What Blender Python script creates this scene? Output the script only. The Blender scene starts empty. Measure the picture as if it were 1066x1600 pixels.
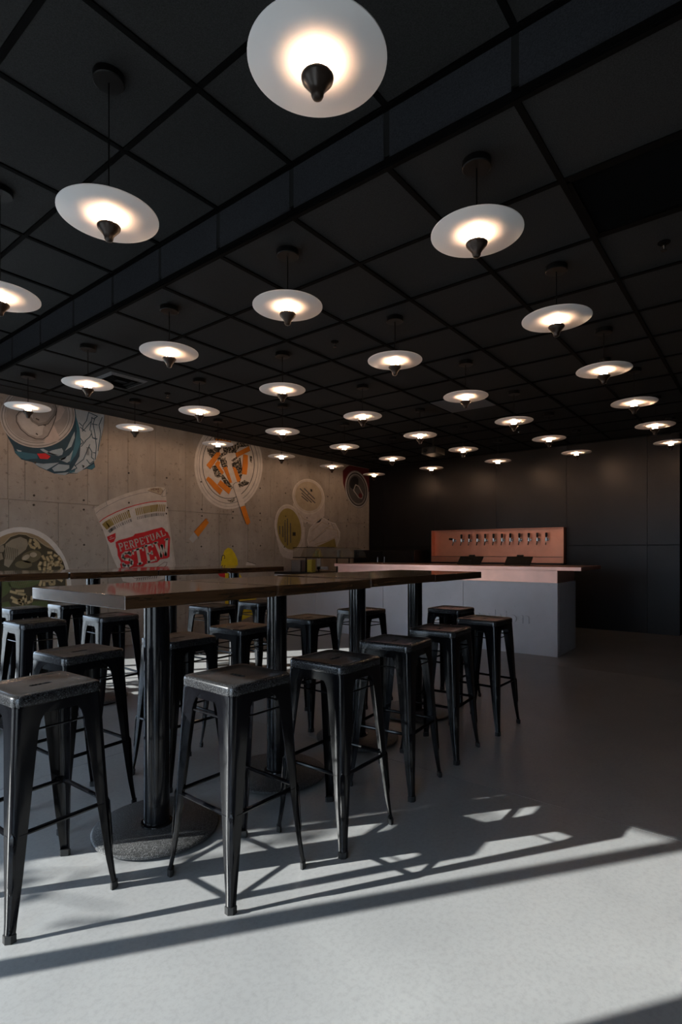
import bpy, bmesh, math, random
from mathutils import Vector, Matrix
random.seed(7)
SC = bpy.context.scene
COL = SC.collection
PI = math.pi

# ------------------------------------------------------------------ camera
# axes: +X runs from the glazed street front to the bar, +Y runs towards the concrete mural wall
F_PX, YAW, HORIZON, CX, EYE = 851.2, math.radians(38.41), 862.6, 533.0, 1.257
cam_data = bpy.data.cameras.new('camera')
cam = bpy.data.objects.new('camera', cam_data)
COL.objects.link(cam)
cam.location = (0, 0, EYE)
cam.rotation_euler = (math.radians(90), 0, YAW - math.radians(90))
cam_data.sensor_fit = 'VERTICAL'
cam_data.sensor_height = 36.0
cam_data.lens = 36.0 * F_PX / 1600.0
cam_data.shift_y = (HORIZON - 800.0) / 1600.0
cam_data.clip_start = 0.02
SC.camera = cam

# ------------------------------------------------------------------ sky, sun, exposure
SUN_ELEV, SUN_AZ = math.radians(24.7), math.radians(-36.0)   # the light travels along SUN_AZ, downwards
world = bpy.data.worlds.new('sky')
SC.world = world
world.use_nodes = True
bg = world.node_tree.nodes['Background']
bg.inputs[0].default_value = (0.64, 0.79, 1.0, 1)
bg.inputs[1].default_value = 5.6
sun_data = bpy.data.lights.new('sun', 'SUN')
sun_data.energy = 16.5
sun_data.angle = math.radians(0.53)
sun_data.color = (1.0, 0.98, 0.95)
sun = bpy.data.objects.new('sun', sun_data)
COL.objects.link(sun)
sun.location = (-6, 5, 6)
d = Vector((math.cos(SUN_AZ) * math.cos(SUN_ELEV), math.sin(SUN_AZ) * math.cos(SUN_ELEV), -math.sin(SUN_ELEV)))
sun.rotation_euler = d.to_track_quat('-Z', 'Y').to_euler()
LAMP_POWER = 185.0
vs = SC.view_settings
vs.view_transform = 'Standard'
vs.look = 'None'
vs.exposure = 0.0
vs.gamma = 1.0
vs.use_curve_mapping = False
try:
    SC.cycles.sample_clamp_indirect = 4.0
    SC.cycles.max_bounces = 8
except Exception:
    pass

# ------------------------------------------------------------------ room dimensions
T = 0.6096                       # ceiling module
U0, V0 = 2.12, 0.80              # module origin: the ceiling step and one joint on it
ZC, ZU = 3.048, 3.329            # low and high ceiling
WALL_V = 6.80                    # concrete mural wall
BACK_U = 9.55                    # dark panelled wall behind the bar
FRONT_U = -1.0                   # glazed street front
RIGHT_V = -4.2
CONC_U = 2.36                    # the mural wall is glazed before this point

# ------------------------------------------------------------------ materials
def new_mat(name):
    m = bpy.data.materials.new(name)
    m.use_nodes = True
    nt = m.node_tree
    return m, nt, nt.nodes['Principled BSDF']

def setp(b, **kw):
    names = dict(base='Base Color', rough='Roughness', metal='Metallic', spec='Specular IOR Level', coat='Coat Weight',
                 coat_rough='Coat Roughness', trans='Transmission Weight', ior='IOR', alpha='Alpha',
                 emit='Emission Color', estr='Emission Strength')
    for k, v in kw.items():
        if k in ('base', 'emit'):
            v = (*v, 1)
        b.inputs[names[k]].default_value = v

def plain(name, base, rough=0.5, **kw):
    m, nt, b = new_mat(name)
    setp(b, base=base, rough=rough, **kw)
    return m

def tex_coord(nt, scale=(1, 1, 1), kind='Object'):
    tc = nt.nodes.new('ShaderNodeTexCoord')
    mp = nt.nodes.new('ShaderNodeMapping')
    mp.inputs['Scale'].default_value = scale
    nt.links.new(tc.outputs[kind], mp.inputs[0])
    return mp.outputs[0]

def geo_coord(nt, scale=(1, 1, 1)):
    g = nt.nodes.new('ShaderNodeNewGeometry')
    mp = nt.nodes.new('ShaderNodeMapping')
    mp.inputs['Scale'].default_value = scale
    nt.links.new(g.outputs['Position'], mp.inputs[0])
    return mp.outputs[0]

def noise(nt, vec, scale, detail=4, rough=0.55, dist=0.0):
    n = nt.nodes.new('ShaderNodeTexNoise')
    n.inputs['Scale'].default_value = scale
    n.inputs['Detail'].default_value = detail
    n.inputs['Roughness'].default_value = rough
    n.inputs['Distortion'].default_value = dist
    nt.links.new(vec, n.inputs['Vector'])
    return n.outputs[0]

def ramp(nt, fac, stops):
    r = nt.nodes.new('ShaderNodeValToRGB')
    els = r.color_ramp.elements
    while len(els) < len(stops):
        els.new(0.5)
    for e, (p, c) in zip(els, stops):
        e.position = p
        e.color = (*c, 1) if not isinstance(c, float) else (c, c, c, 1)
    nt.links.new(fac, r.inputs[0])
    return r.outputs[0]

def mixc(nt, a, b, fac, mode='MIX'):
    m = nt.nodes.new('ShaderNodeMix')
    m.data_type = 'RGBA'
    m.blend_type = mode
    for sock, v in ((m.inputs[6], a), (m.inputs[7], b)):
        if isinstance(v, tuple):
            sock.default_value = (*v, 1)
        else:
            nt.links.new(v, sock)
    if isinstance(fac, (int, float)):
        m.inputs[0].default_value = fac
    else:
        nt.links.new(fac, m.inputs[0])
    return m.outputs[2]

def bump(nt, b, height, strength=0.2, dist=0.01):
    n = nt.nodes.new('ShaderNodeBump')
    n.inputs['Strength'].default_value = strength
    n.inputs['Distance'].default_value = dist
    nt.links.new(height, n.inputs['Height'])
    nt.links.new(n.outputs[0], b.inputs['Normal'])

M = {}

def floor_material():
    m, nt, b = new_mat('polished_concrete')
    v = geo_coord(nt)
    big = ramp(nt, noise(nt, v, 0.9, 5, 0.6, 0.4), [(0.3, (0.25, 0.25, 0.25)), (0.7, (0.33, 0.33, 0.325))])
    fine = ramp(nt, noise(nt, v, 55, 3, 0.7), [(0.30, (0.75, 0.75, 0.75)), (0.55, (1, 1, 1))])
    c = mixc(nt, big, fine, 0.55, 'MULTIPLY')
    nt.links.new(c, b.inputs['Base Color'])
    r = ramp(nt, noise(nt, v, 2.3, 4, 0.6), [(0.25, 0.30), (0.75, 0.37)])
    nt.links.new(r, b.inputs['Roughness'])
    setp(b, spec=0.5)
    return m

def wall_concrete():
    m, nt, b = new_mat('board_marked_concrete')
    v = geo_coord(nt)
    c = ramp(nt, noise(nt, v, 1.4, 6, 0.65, 0.3), [(0.25, (0.27, 0.24, 0.21)), (0.75, (0.45, 0.41, 0.37))])
    st = ramp(nt, noise(nt, geo_coord(nt, (3.0, 3.0, 0.5)), 1.3, 4, 0.6), [(0.3, (0.78, 0.77, 0.75)), (0.6, (1, 1, 1))])
    c = mixc(nt, c, st, 0.8, 'MULTIPLY')
    sp = ramp(nt, noise(nt, v, 16, 4, 0.7), [(0.30, (0.40, 0.38, 0.36)), (0.42, (1, 1, 1))])
    c = mixc(nt, c, sp, 0.7, 'MULTIPLY')
    nt.links.new(c, b.inputs['Base Color'])
    setp(b, rough=0.75, spec=0.3)
    bump(nt, b, noise(nt, v, 30, 5, 0.7), 0.25, 0.006)
    return m

def bar_concrete():
    m, nt, b = new_mat('cast_grey_concrete')
    v = geo_coord(nt)
    c = ramp(nt, noise(nt, v, 2.2, 5, 0.6), [(0.3, (0.53, 0.55, 0.60)), (0.7, (0.61, 0.63, 0.69))])
    sp = ramp(nt, noise(nt, v, 22, 3, 0.6), [(0.25, (0.6, 0.6, 0.6)), (0.33, (1, 1, 1))])
    c = mixc(nt, c, sp, 0.6, 'MULTIPLY')
    nt.links.new(c, b.inputs['Base Color'])
    setp(b, rough=0.6, spec=0.4)
    bump(nt, b, noise(nt, v, 40, 4), 0.1, 0.004)
    return m

def tile_material(name, base):
    m, nt, b = new_mat(name)
    v = geo_coord(nt)
    c = ramp(nt, noise(nt, v, 180, 2, 0.6), [(0.3, tuple(x * 0.6 for x in base)), (0.7, tuple(x * 1.25 for x in base))])
    nt.links.new(c, b.inputs['Base Color'])
    setp(b, rough=0.8, spec=0.25)
    bump(nt, b, noise(nt, v, 260, 2), 0.25, 0.003)
    return m

def black_panel():
    m, nt, b = new_mat('dark_wall_board')
    v = geo_coord(nt)
    c = ramp(nt, noise(nt, v, 2.0, 4), [(0.3, (0.004, 0.004, 0.005)), (0.7, (0.007, 0.007, 0.0085))])
    nt.links.new(c, b.inputs['Base Color'])
    setp(b, spec=0.27, rough=0.34)
    return m

def stool_metal():
    m, nt, b = new_mat('black_gloss_steel')
    v = geo_coord(nt)
    setp(b, base=(0.004, 0.004, 0.005), rough=0.15, spec=0.34)
    r = ramp(nt, noise(nt, v, 9, 4), [(0.3, 0.09), (0.7, 0.18)])
    nt.links.new(r, b.inputs['Roughness'])
    return m

def seat_metal():
    m, nt, b = new_mat('dusty_black_steel')
    v = geo_coord(nt)
    dust = ramp(nt, noise(nt, v, 260, 2, 0.7), [(0.50, (0.014, 0.014, 0.015)), (0.78, (0.10, 0.10, 0.10))])
    nt.links.new(dust, b.inputs['Base Color'])
    r = ramp(nt, noise(nt, v, 3, 2), [(0.3, 0.20), (0.7, 0.26)])
    nt.links.new(r, b.inputs['Roughness'])
    setp(b, spec=0.6)
    return m

def table_wood():
    m, nt, b = new_mat('dark_varnished_wood')
    v = geo_coord(nt, (1.2, 16, 16))
    g = noise(nt, v, 3.0, 6, 0.65, 0.6)
    c = ramp(nt, g, [(0.25, (0.022, 0.010, 0.005)), (0.55, (0.075, 0.036, 0.016)), (0.8, (0.13, 0.066, 0.032))])
    nt.links.new(c, b.inputs['Base Color'])
    setp(b, rough=0.22, spec=0.6, coat=0.8, coat_rough=0.06)
    bump(nt, b, g, 0.03, 0.003)
    return m

def copper(name, rough, base=(0.80, 0.40, 0.29)):
    m, nt, b = new_mat(name)
    v = geo_coord(nt)
    c = ramp(nt, noise(nt, v, 5, 5, 0.6), [(0.3, tuple(x * 0.86 for x in base)), (0.7, base)])
    nt.links.new(c, b.inputs['Base Color'])
    r = ramp(nt, noise(nt, v, 4, 3), [(0.3, rough - 0.03), (0.7, rough + 0.03)])
    nt.links.new(r, b.inputs['Roughness'])
    setp(b, metal=1.0)
    return m

def cast_iron():
    m, nt, b = new_mat('textured_black_iron')
    v = geo_coord(nt)
    c = ramp(nt, noise(nt, v, 300, 2, 0.7), [(0.52, (0.016, 0.016, 0.016)), (0.70, (0.30, 0.30, 0.30))])
    nt.links.new(c, b.inputs['Base Color'])
    setp(b, rough=0.42, spec=0.6)
    bump(nt, b, noise(nt, v, 220, 2), 0.3, 0.002)
    return m

def frosted_glass():
    m, nt, b = new_mat('frosted_opal_glass')
    setp(b, base=(0.92, 0.90, 0.89), rough=0.45, spec=0.4)
    tr = nt.nodes.new('ShaderNodeBsdfTranslucent')
    tr.inputs[0].default_value = (0.85, 0.83, 0.80, 1)
    mx = nt.nodes.new('ShaderNodeMixShader')
    mx.inputs[0].default_value = 0.06
    out = nt.nodes['Material Output']
    nt.links.new(b.outputs[0], mx.inputs[1])
    nt.links.new(tr.outputs[0], mx.inputs[2])
    nt.links.new(mx.outputs[0], out.inputs[0])
    return m

def clear_pane(name, tint=(0.93, 0.95, 0.95), gloss=0.08):
    m, nt, b = new_mat(name)
    nt.nodes.remove(b)
    t = nt.nodes.new('ShaderNodeBsdfTransparent')
    t.inputs[0].default_value = (*tint, 1)
    g = nt.nodes.new('ShaderNodeBsdfGlossy')
    g.inputs['Roughness'].default_value = 0.03
    mx = nt.nodes.new('ShaderNodeMixShader')
    mx.inputs[0].default_value = gloss
    nt.links.new(t.outputs[0], mx.inputs[1])
    nt.links.new(g.outputs[0], mx.inputs[2])
    nt.links.new(mx.outputs[0], nt.nodes['Material Output'].inputs[0])
    return m

def paint(name, base, var=0.12):
    """flat mural paint, a little uneven like a brushed coat on concrete"""
    m, nt, b = new_mat('paint_' + name)
    v = geo_coord(nt)
    c = ramp(nt, noise(nt, v, 9, 5, 0.6), [(0.3, tuple(x * (1 - var) for x in base)), (0.7, tuple(min(1, x * (1 + var)) for x in base))])
    nt.links.new(c, b.inputs['Base Color'])
    setp(b, rough=0.6, spec=0.3)
    return m

def speckle(name, a, bcol, scale, cut):
    m, nt, b = new_mat('paint_' + name)
    c = ramp(nt, noise(nt, geo_coord(nt), scale, 3, 0.7), [(cut - 0.03, a), (cut + 0.03, bcol)])
    nt.links.new(c, b.inputs['Base Color'])
    setp(b, rough=0.65, spec=0.25)
    return m

M['floor'] = floor_material()
M['joint'] = plain('joint_filler', (0.06, 0.06, 0.06), 0.8)
M['wallc'] = wall_concrete()
M['hole'] = plain('tie_hole_shadow_plug', (0.05, 0.045, 0.04), 0.9)
M['barc'] = bar_concrete()
M['tile'] = tile_material('black_acoustic_tile', (0.030, 0.030, 0.030))
M['soffit'] = tile_material('black_soffit_board', (0.034, 0.036, 0.042))
M['grid'] = plain('black_ceiling_grid', (0.002, 0.002, 0.002), 0.8, spec=0.08)
M['greytile'] = tile_material('grey_ceiling_panel', (0.16, 0.16, 0.165))
M['void'] = plain('black_plenum', (0.003, 0.003, 0.003), 0.9)
M['panel'] = black_panel()
M['blackwall'] = plain('black_matt_plaster', (0.010, 0.010, 0.011), 0.7)
M['steel'] = stool_metal()
M['seat'] = seat_metal()
M['rubber'] = plain('black_rubber', (0.012, 0.012, 0.012), 0.6)
M['wood'] = table_wood()
M['pole'] = plain('black_satin_tube', (0.005, 0.005, 0.006), 0.13, spec=0.45)
M['iron'] = cast_iron()
M['copper'] = copper('brushed_copper', 0.46, (0.95, 0.56, 0.45))
M['copper_dark'] = copper('aged_copper', 0.42, (0.72, 0.32, 0.21))
M['chrome'] = plain('chromed_brass', (0.62, 0.60, 0.57), 0.18, metal=1.0)
M['blackplastic'] = plain('black_plastic', (0.004, 0.004, 0.004), 0.45, spec=0.3)
M['lampblack'] = plain('black_lamp_metal', (0.004, 0.004, 0.004), 0.45, spec=0.25)
M['bronze'] = plain('dark_bronze_lamp_metal', (0.035, 0.024, 0.018), 0.32, spec=0.5, metal=0.3)
M['frost'] = frosted_glass()
M['glow'] = plain('lit_led', (1, 1, 1), 0.5, emit=(1.0, 0.61, 0.37), estr=LAMP_POWER)
M['redled'] = plain('red_indicator', (0.6, 0.02, 0.02), 0.4, emit=(1.0, 0.05, 0.03), estr=4.0)
M['aluminium'] = plain('dark_window_metal', (0.03, 0.03, 0.032), 0.4, metal=0.6)
M['plaster'] = plain('grey_plaster', (0.10, 0.10, 0.10), 0.8)
M['pane'] = clear_pane('window_glass')
M['acrylic'] = clear_pane('clear_acrylic', (0.86, 0.87, 0.85), 0.12)
M['tumbler'] = clear_pane('drinking_glass', (0.88, 0.92, 0.92), 0.30)
M['greymetal'] = plain('grey_steel', (0.30, 0.30, 0.31), 0.35, metal=0.7)
M['pavement'] = plain('street_pavement', (0.34, 0.33, 0.31), 0.9)
M['bark'] = plain('tree_bark', (0.10, 0.07, 0.05), 0.9)
M['leaf'] = plain('tree_leaf', (0.06, 0.12, 0.03), 0.6)
M['yellowcard'] = plain('yellow_card', (0.42, 0.36, 0.06), 0.5)

# ------------------------------------------------------------------ geometry helpers
class MB:
    """collects shapes into one mesh"""
    def __init__(self):
        self.v, self.f = [], []

    def add(self, vs_, fs_):
        o = len(self.v)
        self.v += [tuple(p) for p in vs_]
        self.f += [tuple(i + o for i in f) for f in fs_]
        return self

    def box(self, x0, x1, y0, y1, z0, z1):
        vs_ = [(x, y, z) for x in (x0, x1) for y in (y0, y1) for z in (z0, z1)]
        return self.add(vs_, [(0, 1, 3, 2), (4, 6, 7, 5), (0, 4, 5, 1), (2, 3, 7, 6), (0, 2, 6, 4), (1, 5, 7, 3)])

    def tube(self, a, b, r0, r1=None, n=10):
        r1 = r0 if r1 is None else r1
        a, b = Vector(a), Vector(b)
        ax = (b - a).normalized()
        q = ax.to_track_quat('Z', 'Y')
        vs_ = []
        for p, r in ((a, r0), (b, r1)):
            for i in range(n):
                vs_.append(p + q @ Vector((r * math.cos(2 * PI * i / n), r * math.sin(2 * PI * i / n), 0)))
        fs_ = [(i, (i + 1) % n, n + (i + 1) % n, n + i) for i in range(n)]
        fs_ += [tuple(range(n - 1, -1, -1)), tuple(range(n, 2 * n))]
        return self.add(vs_, fs_)

    def lathe(self, prof, n=24, center=(0, 0, 0)):
        cx, cy, cz = center
        vs_, fs_ = [], []
        for r, z in prof:
            for i in range(n):
                vs_.append((cx + r * math.cos(2 * PI * i / n), cy + r * math.sin(2 * PI * i / n), cz + z))
        for k in range(len(prof) - 1):
            for i in range(n):
                j = (i + 1) % n
                fs_.append((k * n + i, k * n + j, (k + 1) * n + j, (k + 1) * n + i))
        fs_.append(tuple(range(n - 1, -1, -1)))
        m = (len(prof) - 1) * n
        fs_.append(tuple(range(m, m + n)))
        return self.add(vs_, fs_)

    def rings(self, rings, cap0=True, cap1=True):
        n = len(rings[0])
        vs_ = [p for r in rings for p in r]
        fs_ = []
        for k in range(len(rings) - 1):
            for i in range(n):
                j = (i + 1) % n
                fs_.append((k * n + i, k * n + j, (k + 1) * n + j, (k + 1) * n + i))
        if cap0:
            fs_.append(tuple(range(n - 1, -1, -1)))
        if cap1:
            m = (len(rings) - 1) * n
            fs_.append(tuple(range(m, m + n)))
        return self.add(vs_, fs_)

    def mesh(self, name, mat, smooth=None, bevel=0.0):
        me = bpy.data.meshes.new(name)
        me.from_pydata(self.v, [], self.f)
        bm = bmesh.new()
        bm.from_mesh(me)
        if bevel:
            bmesh.ops.bevel(bm, geom=[e for e in bm.edges], offset=bevel, segments=2, affect='EDGES', profile=0.5)
        bmesh.ops.recalc_face_normals(bm, faces=bm.faces)
        bm.to_mesh(me)
        bm.free()
        me.materials.append(mat)
        if smooth is not None:
            for p in me.polygons:
                p.use_smooth = True
            me.set_sharp_from_angle(angle=math.radians(smooth))
        return me

def put(name, me, parent=None, loc=(0, 0, 0), rot=(0, 0, 0)):
    o = bpy.data.objects.new(name, me)
    COL.objects.link(o)
    o.location = loc
    o.rotation_euler = rot
    if parent is not None:
        o.parent = parent
    return o

def empty(name, loc, rz=0.0):
    o = bpy.data.objects.new(name, None)
    COL.objects.link(o)
    o.empty_display_size = 0.1
    o.location = loc
    o.rotation_euler = (0, 0, rz)
    return o

def tag(o, label, cat, group=None):
    o['label'] = label
    o['category'] = cat
    if group:
        o['group'] = group
    return o

def struct(o, label=None):
    o['kind'] = 'structure'
    if label:
        o['label'] = label
    return o

def box_mesh(name, x0, x1, y0, y1, z0, z1, mat, bevel=0.0):
    return MB().box(x0, x1, y0, y1, z0, z1).mesh(name, mat, None, bevel)

def copy_tree(o, parent=None):
    c = o.copy()
    COL.objects.link(c)
    if parent is not None:
        c.parent = parent
    for ch in list(o.children):
        copy_tree(ch, c)
    return c

# ------------------------------------------------------------------ floor
slab_base = struct(put('floor', box_mesh('floor', FRONT_U - 0.1, BACK_U + 1.2, RIGHT_V, WALL_V + 0.1, -0.2, -0.012, M['joint'])), 'polished grey concrete floor with saw-cut joints')
us = [FRONT_U - 0.1, 2.775, 6.2, BACK_U + 1.2]
vs2 = [RIGHT_V, -0.6, 3.2, WALL_V + 0.1]
for i in range(3):
    for j in range(3):
        g = 0.0022
        put('slab', box_mesh('slab', us[i] + g, us[i + 1] - g, vs2[j] + g, vs2[j + 1] - g, -0.012, 0.0, M['floor']), slab_base)

# ------------------------------------------------------------------ ceilings
low = struct(put('ceiling', box_mesh('ceiling', U0, BACK_U + 1.2, RIGHT_V, WALL_V + 0.1, ZC + 0.06, ZC + 0.6, M['void'])), 'low black suspended ceiling of square tiles')
high = struct(put('ceiling', box_mesh('ceiling_high', FRONT_U - 0.1, U0, RIGHT_V, WALL_V + 0.1, ZU + 0.06, ZU + 0.3, M['void'])), 'higher black tiled ceiling near the street windows')
tile_me = MB().box(-T / 2 + 0.008, T / 2 - 0.008, -T / 2 + 0.008, T / 2 - 0.008, 0, 0.02).mesh('ceiling_tile', M['tile'])
SKIP = {(1, -1), (1, -2), (1, 7), (6, 3)}
for i in range(0, 12):
    for j in range(-8, 10):
        if (i, j) in SKIP:
            continue
        # tiles in view one by one; the hidden side of the room carries one plain board
        if j >= -2:
            put('ceiling_tile', tile_me, low, (U0 + (i + .5) * T, V0 + (j + .5) * T, ZC + 0.006 + random.uniform(0, 0.003)))
for i in range(-5, 0):
    for j in range(-2, 10):
        put('ceiling_tile', tile_me, high, (U0 + (i + .5) * T, V0 + (j + .5) * T, ZU + 0.006 + random.uniform(0, 0.003)))
put('ceiling_board', box_mesh('ceiling_board', U0, BACK_U + 1.2, RIGHT_V, V0 - 2 * T - 0.012, ZC, ZC + 0.03, M['tile']), low)
put('ceiling_board', box_mesh('ceiling_board', FRONT_U, U0, RIGHT_V, V0 - 2 * T - 0.012, ZU, ZU + 0.03, M['tile']), high)
put('ceiling_board', box_mesh('ceiling_board', U0 + 12 * T + 0.012, BACK_U + 1.2, V0 - 2 * T, WALL_V, ZC, ZC + 0.03, M['tile']), low)
put('ceiling_board', box_mesh('ceiling_board', U0, BACK_U, V0 + 9 * T + 0.2, WALL_V, ZC - 0.006, ZC + 0.004, M['tile']), low)
for i in range(0, 13):
    u = U0 + i * T
    put('grid_bar', box_mesh('grid_bar', u - 0.014, u + 0.014, V0 - 2 * T, WALL_V, ZC, ZC + 0.03, M['grid']), low)
for i in range(-5, 1):
    u = U0 + i * T
    put('grid_bar', box_mesh('grid_bar', u - 0.014, u + 0.014, V0 - 2 * T, WALL_V, ZU, ZU + 0.03, M['grid']), high)
for j in range(-2, 10):
    v = V0 + j * T
    put('grid_bar', box_mesh('grid_bar', U0, U0 + 12 * T, v - 0.014, v + 0.014, ZC - 0.0005, ZC + 0.03, M['grid']), low)
    put('grid_bar', box_mesh('grid_bar', U0 - 5 * T, U0, v - 0.014, v + 0.014, ZU - 0.0005, ZU + 0.03, M['grid']), high)

# the step between the ceilings
step = struct(put('trim_1', box_mesh('trim_1', U0 + 0.012, U0 + 0.022, RIGHT_V, WALL_V, ZC + 0.012, ZU + 0.1, M['grid'])), 'black vertical ceiling step with square panels')
put('soffit_bead', box_mesh('soffit_bead', U0 - 0.010, U0 + 0.014, RIGHT_V, WALL_V, ZC - 0.010, ZC + 0.012, M['grid']), step)
put('soffit_bead', box_mesh('soffit_bead', U0 - 0.006, U0 + 0.014, RIGHT_V, WALL_V, ZU - 0.022, ZU, M['grid']), step)
panel_me = MB().box(-0.005, 0.012, -T / 2 + 0.016, T / 2 - 0.016, 0.012, ZU - ZC - 0.022).mesh('soffit_panel', M['soffit'])
for j in range(-8, 10):
    put('soffit_panel', panel_me, step, (U0 + 0.004, V0 + (j + .5) * T, ZC))

# ------------------------------------------------------------------ walls
# mural wall: poured concrete, two lifts of boards
wall = struct(put('wall_left', box_mesh('wall_left', CONC_U, BACK_U + 0.1, WALL_V + 0.010, WALL_V + 0.25, 0, ZC + 0.08, M['wallc'])), 'board-marked concrete wall carrying the mural')
SEAM_Z = 1.855
edges_up = [CONC_U, 2.491, 2.673, 3.411, 3.682, 3.962, 4.378, 4.879, 5.18, 5.75, 6.05, 6.62, 7.247, 7.62, 8.2, 8.82, 9.1, BACK_U]
edges_lo = [CONC_U, 2.50, 3.05, 3.68, 4.30, 4.88, 5.50, 6.10, 6.72, 7.34, 7.95, 8.55, 9.15, BACK_U]
for edges, z0, z1 in ((edges_up, SEAM_Z, ZC + 0.05), (edges_lo, 0.0, SEAM_Z)):
    for a, b in zip(edges[:-1], edges[1:]):
        off = random.uniform(-0.0015, 0.0015)
        put('concrete_board', box_mesh('concrete_board', a + 0.0025, b - 0.0025, WALL_V + off, WALL_V + 0.012, z0 + 0.0045, z1 - 0.0045, M['wallc'], 0.0012), wall)
hole_me = MB().lathe([(0.013, 0.0), (0.013, 0.004)], 10).mesh('tie_hole', M['hole'])
for k in range(12):
    for z in (SEAM_Z + 0.05, SEAM_Z - 0.06, 2.32, 1.35):
        put('tie_hole', hole_me, wall, (2.771 + 0.6 * k + random.uniform(-.02, .02), WALL_V - 0.0005, z + random.uniform(-.02, .02)), (PI / 2, 0, 0))

# dark wall behind the bar
back = struct(put('wall_back', box_mesh('wall_back', BACK_U + 0.012, BACK_U + 0.25, 1.09, WALL_V + 0.25, 0, ZC + 0.08, M['grid'])), 'dark panelled wall behind the bar')
NV0, NV1, NZ0, NZ1 = 2.727, 5.21, 1.07, 1.672       # copper tap niche
pv = [1.09, 1.522, 2.724, 3.955, 5.21, 6.43, WALL_V]
for a, b in zip(pv[:-1], pv[1:]):
    put('wall_panel', box_mesh('wall_panel', BACK_U, BACK_U + 0.014, a + 0.0025, b - 0.0025, 0.0, 1.361, M['panel'], 0.0008), back)
    put('wall_panel', box_mesh('wall_panel', BACK_U, BACK_U + 0.014, a + 0.0025, b - 0.0025, 1.369, ZC + 0.02, M['panel'], 0.0008), back)
put('wall_end', box_mesh('wall_end', BACK_U + 0.25, BACK_U + 1.2, 1.09, 1.2, 0, ZC + 0.08, M['blackwall']), back)
struct(put('wall_back', box_mesh('wall_back_recess', BACK_U + 1.0, BACK_U + 1.2, RIGHT_V, 1.09, 0, ZC + 0.08, M['blackwall'])), 'black recess wall beside the panelled wall')
struct(put('wall_right', box_mesh('wall_right', FRONT_U - 0.1, BACK_U + 1.2, RIGHT_V - 0.2, RIGHT_V, 0, ZU + 0.2, M['blackwall'])), 'black side wall')

# street front with two glazed bays; the sun comes in through the one beside the tables
HEAD = 4.644 * math.tan(SUN_ELEV) + 0.06
bays = [(-0.37, 1.20), (2.235, 3.86)]
fw = MB()
edges_v = [RIGHT_V] + [x for b in bays for x in b] + [WALL_V + 0.25]
for k in range(0, len(edges_v), 2):
    fw.box(FRONT_U - 0.08, FRONT_U, edges_v[k], edges_v[k + 1], 0, ZU + 0.2)
for a, b in bays:
    fw.box(FRONT_U - 0.08, FRONT_U, a, b, HEAD, ZU + 0.2)
    fw.box(FRONT_U - 0.08, FRONT_U, a, b, -0.05, 0.08)
struct(put('wall_front', fw.mesh('wall_front', M['plaster'])), 'street front wall with glazed bays')

def window(n, axis, a, b, at, z0, z1, mullions, label):
    """frame bars and panes in an opening; axis 'y' for the street front, 'x' for the mural wall"""
    def bx(lo, hi, d0, d1, za, zb):
        return (d0, d1, lo, hi, za, zb) if axis == 'y' else (lo, hi, d0, d1, za, zb)
    fr = MB()
    w = 0.02
    fr.box(*bx(a, a + w, at - 0.07, at - 0.01, z0, z1)).box(*bx(b - w, b, at - 0.07, at - 0.01, z0, z1))
    fr.box(*bx(a, b, at - 0.07, at - 0.01, z1 - w, z1)).box(*bx(a, b, at - 0.07, at - 0.01, z0, z0 + w))
    o = struct(put('window_%d' % n, fr.mesh('window_frame', M['aluminium'])), label)
    stops = [a] + mullions + [b]
    for m_ in mullions:
        put('mullion', box_mesh('mullion', *bx(m_ - 0.030, m_ + 0.030, at - 0.07, at - 0.01, z0, z1), M['aluminium']), o)
    for s0, s1 in zip(stops[:-1], stops[1:]):
        put('pane', box_mesh('pane', *bx(s0 + 0.02, s1 - 0.02, at - 0.043, at - 0.037, z0 + 0.02, z1 - 0.02), M['pane']), o)

window(1, 'y', bays[1][0], bays[1][1], FRONT_U, 0.08, HEAD, [3.052], 'tall two-pane street window beside the tables')
window(2, 'y', bays[0][0], bays[0][1], FRONT_U, 0.08, HEAD, [0.42], 'tall two-pane street window facing the open floor')
sw = MB()
SIDE = (-0.75, 2.30)
sw.box(FRONT_U, SIDE[0], WALL_V, WALL_V + 0.08, 0, ZU + 0.2).box(SIDE[1], CONC_U, WALL_V, WALL_V + 0.08, 0, ZU + 0.2)
sw.box(SIDE[0], SIDE[1], WALL_V, WALL_V + 0.08, HEAD, ZU + 0.2).box(SIDE[0], SIDE[1], WALL_V, WALL_V + 0.08, -0.05, 0.08)
struct(put('wall_left', sw.mesh('wall_left_glazed', M['plaster'])), 'glazed part of the mural side wall')
window(3, 'x', SIDE[0], SIDE[1], WALL_V + 0.08, 0.08, HEAD, [0.85, 1.55], 'side window next to the mural wall')
struct(put('floor', box_mesh('pavement', -30, 30, -30, 30, -0.5, -0.21, M['pavement'])), 'street pavement outside')

# ------------------------------------------------------------------ mural
FWD = (math.cos(YAW), math.sin(YAW))
RGT = (math.sin(YAW), -math.cos(YAW))

def on_wall(x, y):
    """place on the mural wall (length along it, height) of a traced outline point"""
    a, b = (x - CX) / F_PX, (HORIZON - y) / F_PX
    du, dv = FWD[0] + a * RGT[0], FWD[1] + a * RGT[1]
    k = WALL_V / dv
    return (k * du, EYE + k * b)

def clip(poly, inside, cut):
    out = []
    for i, p in enumerate(poly):
        q = poly[(i + 1) % len(poly)]
        if inside(p):
            out.append(p)
        if inside(p) != inside(q):
            out.append(cut(p, q))
    return out

ZTOP, UEND = ZC - 0.012, BACK_U - 0.004

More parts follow.
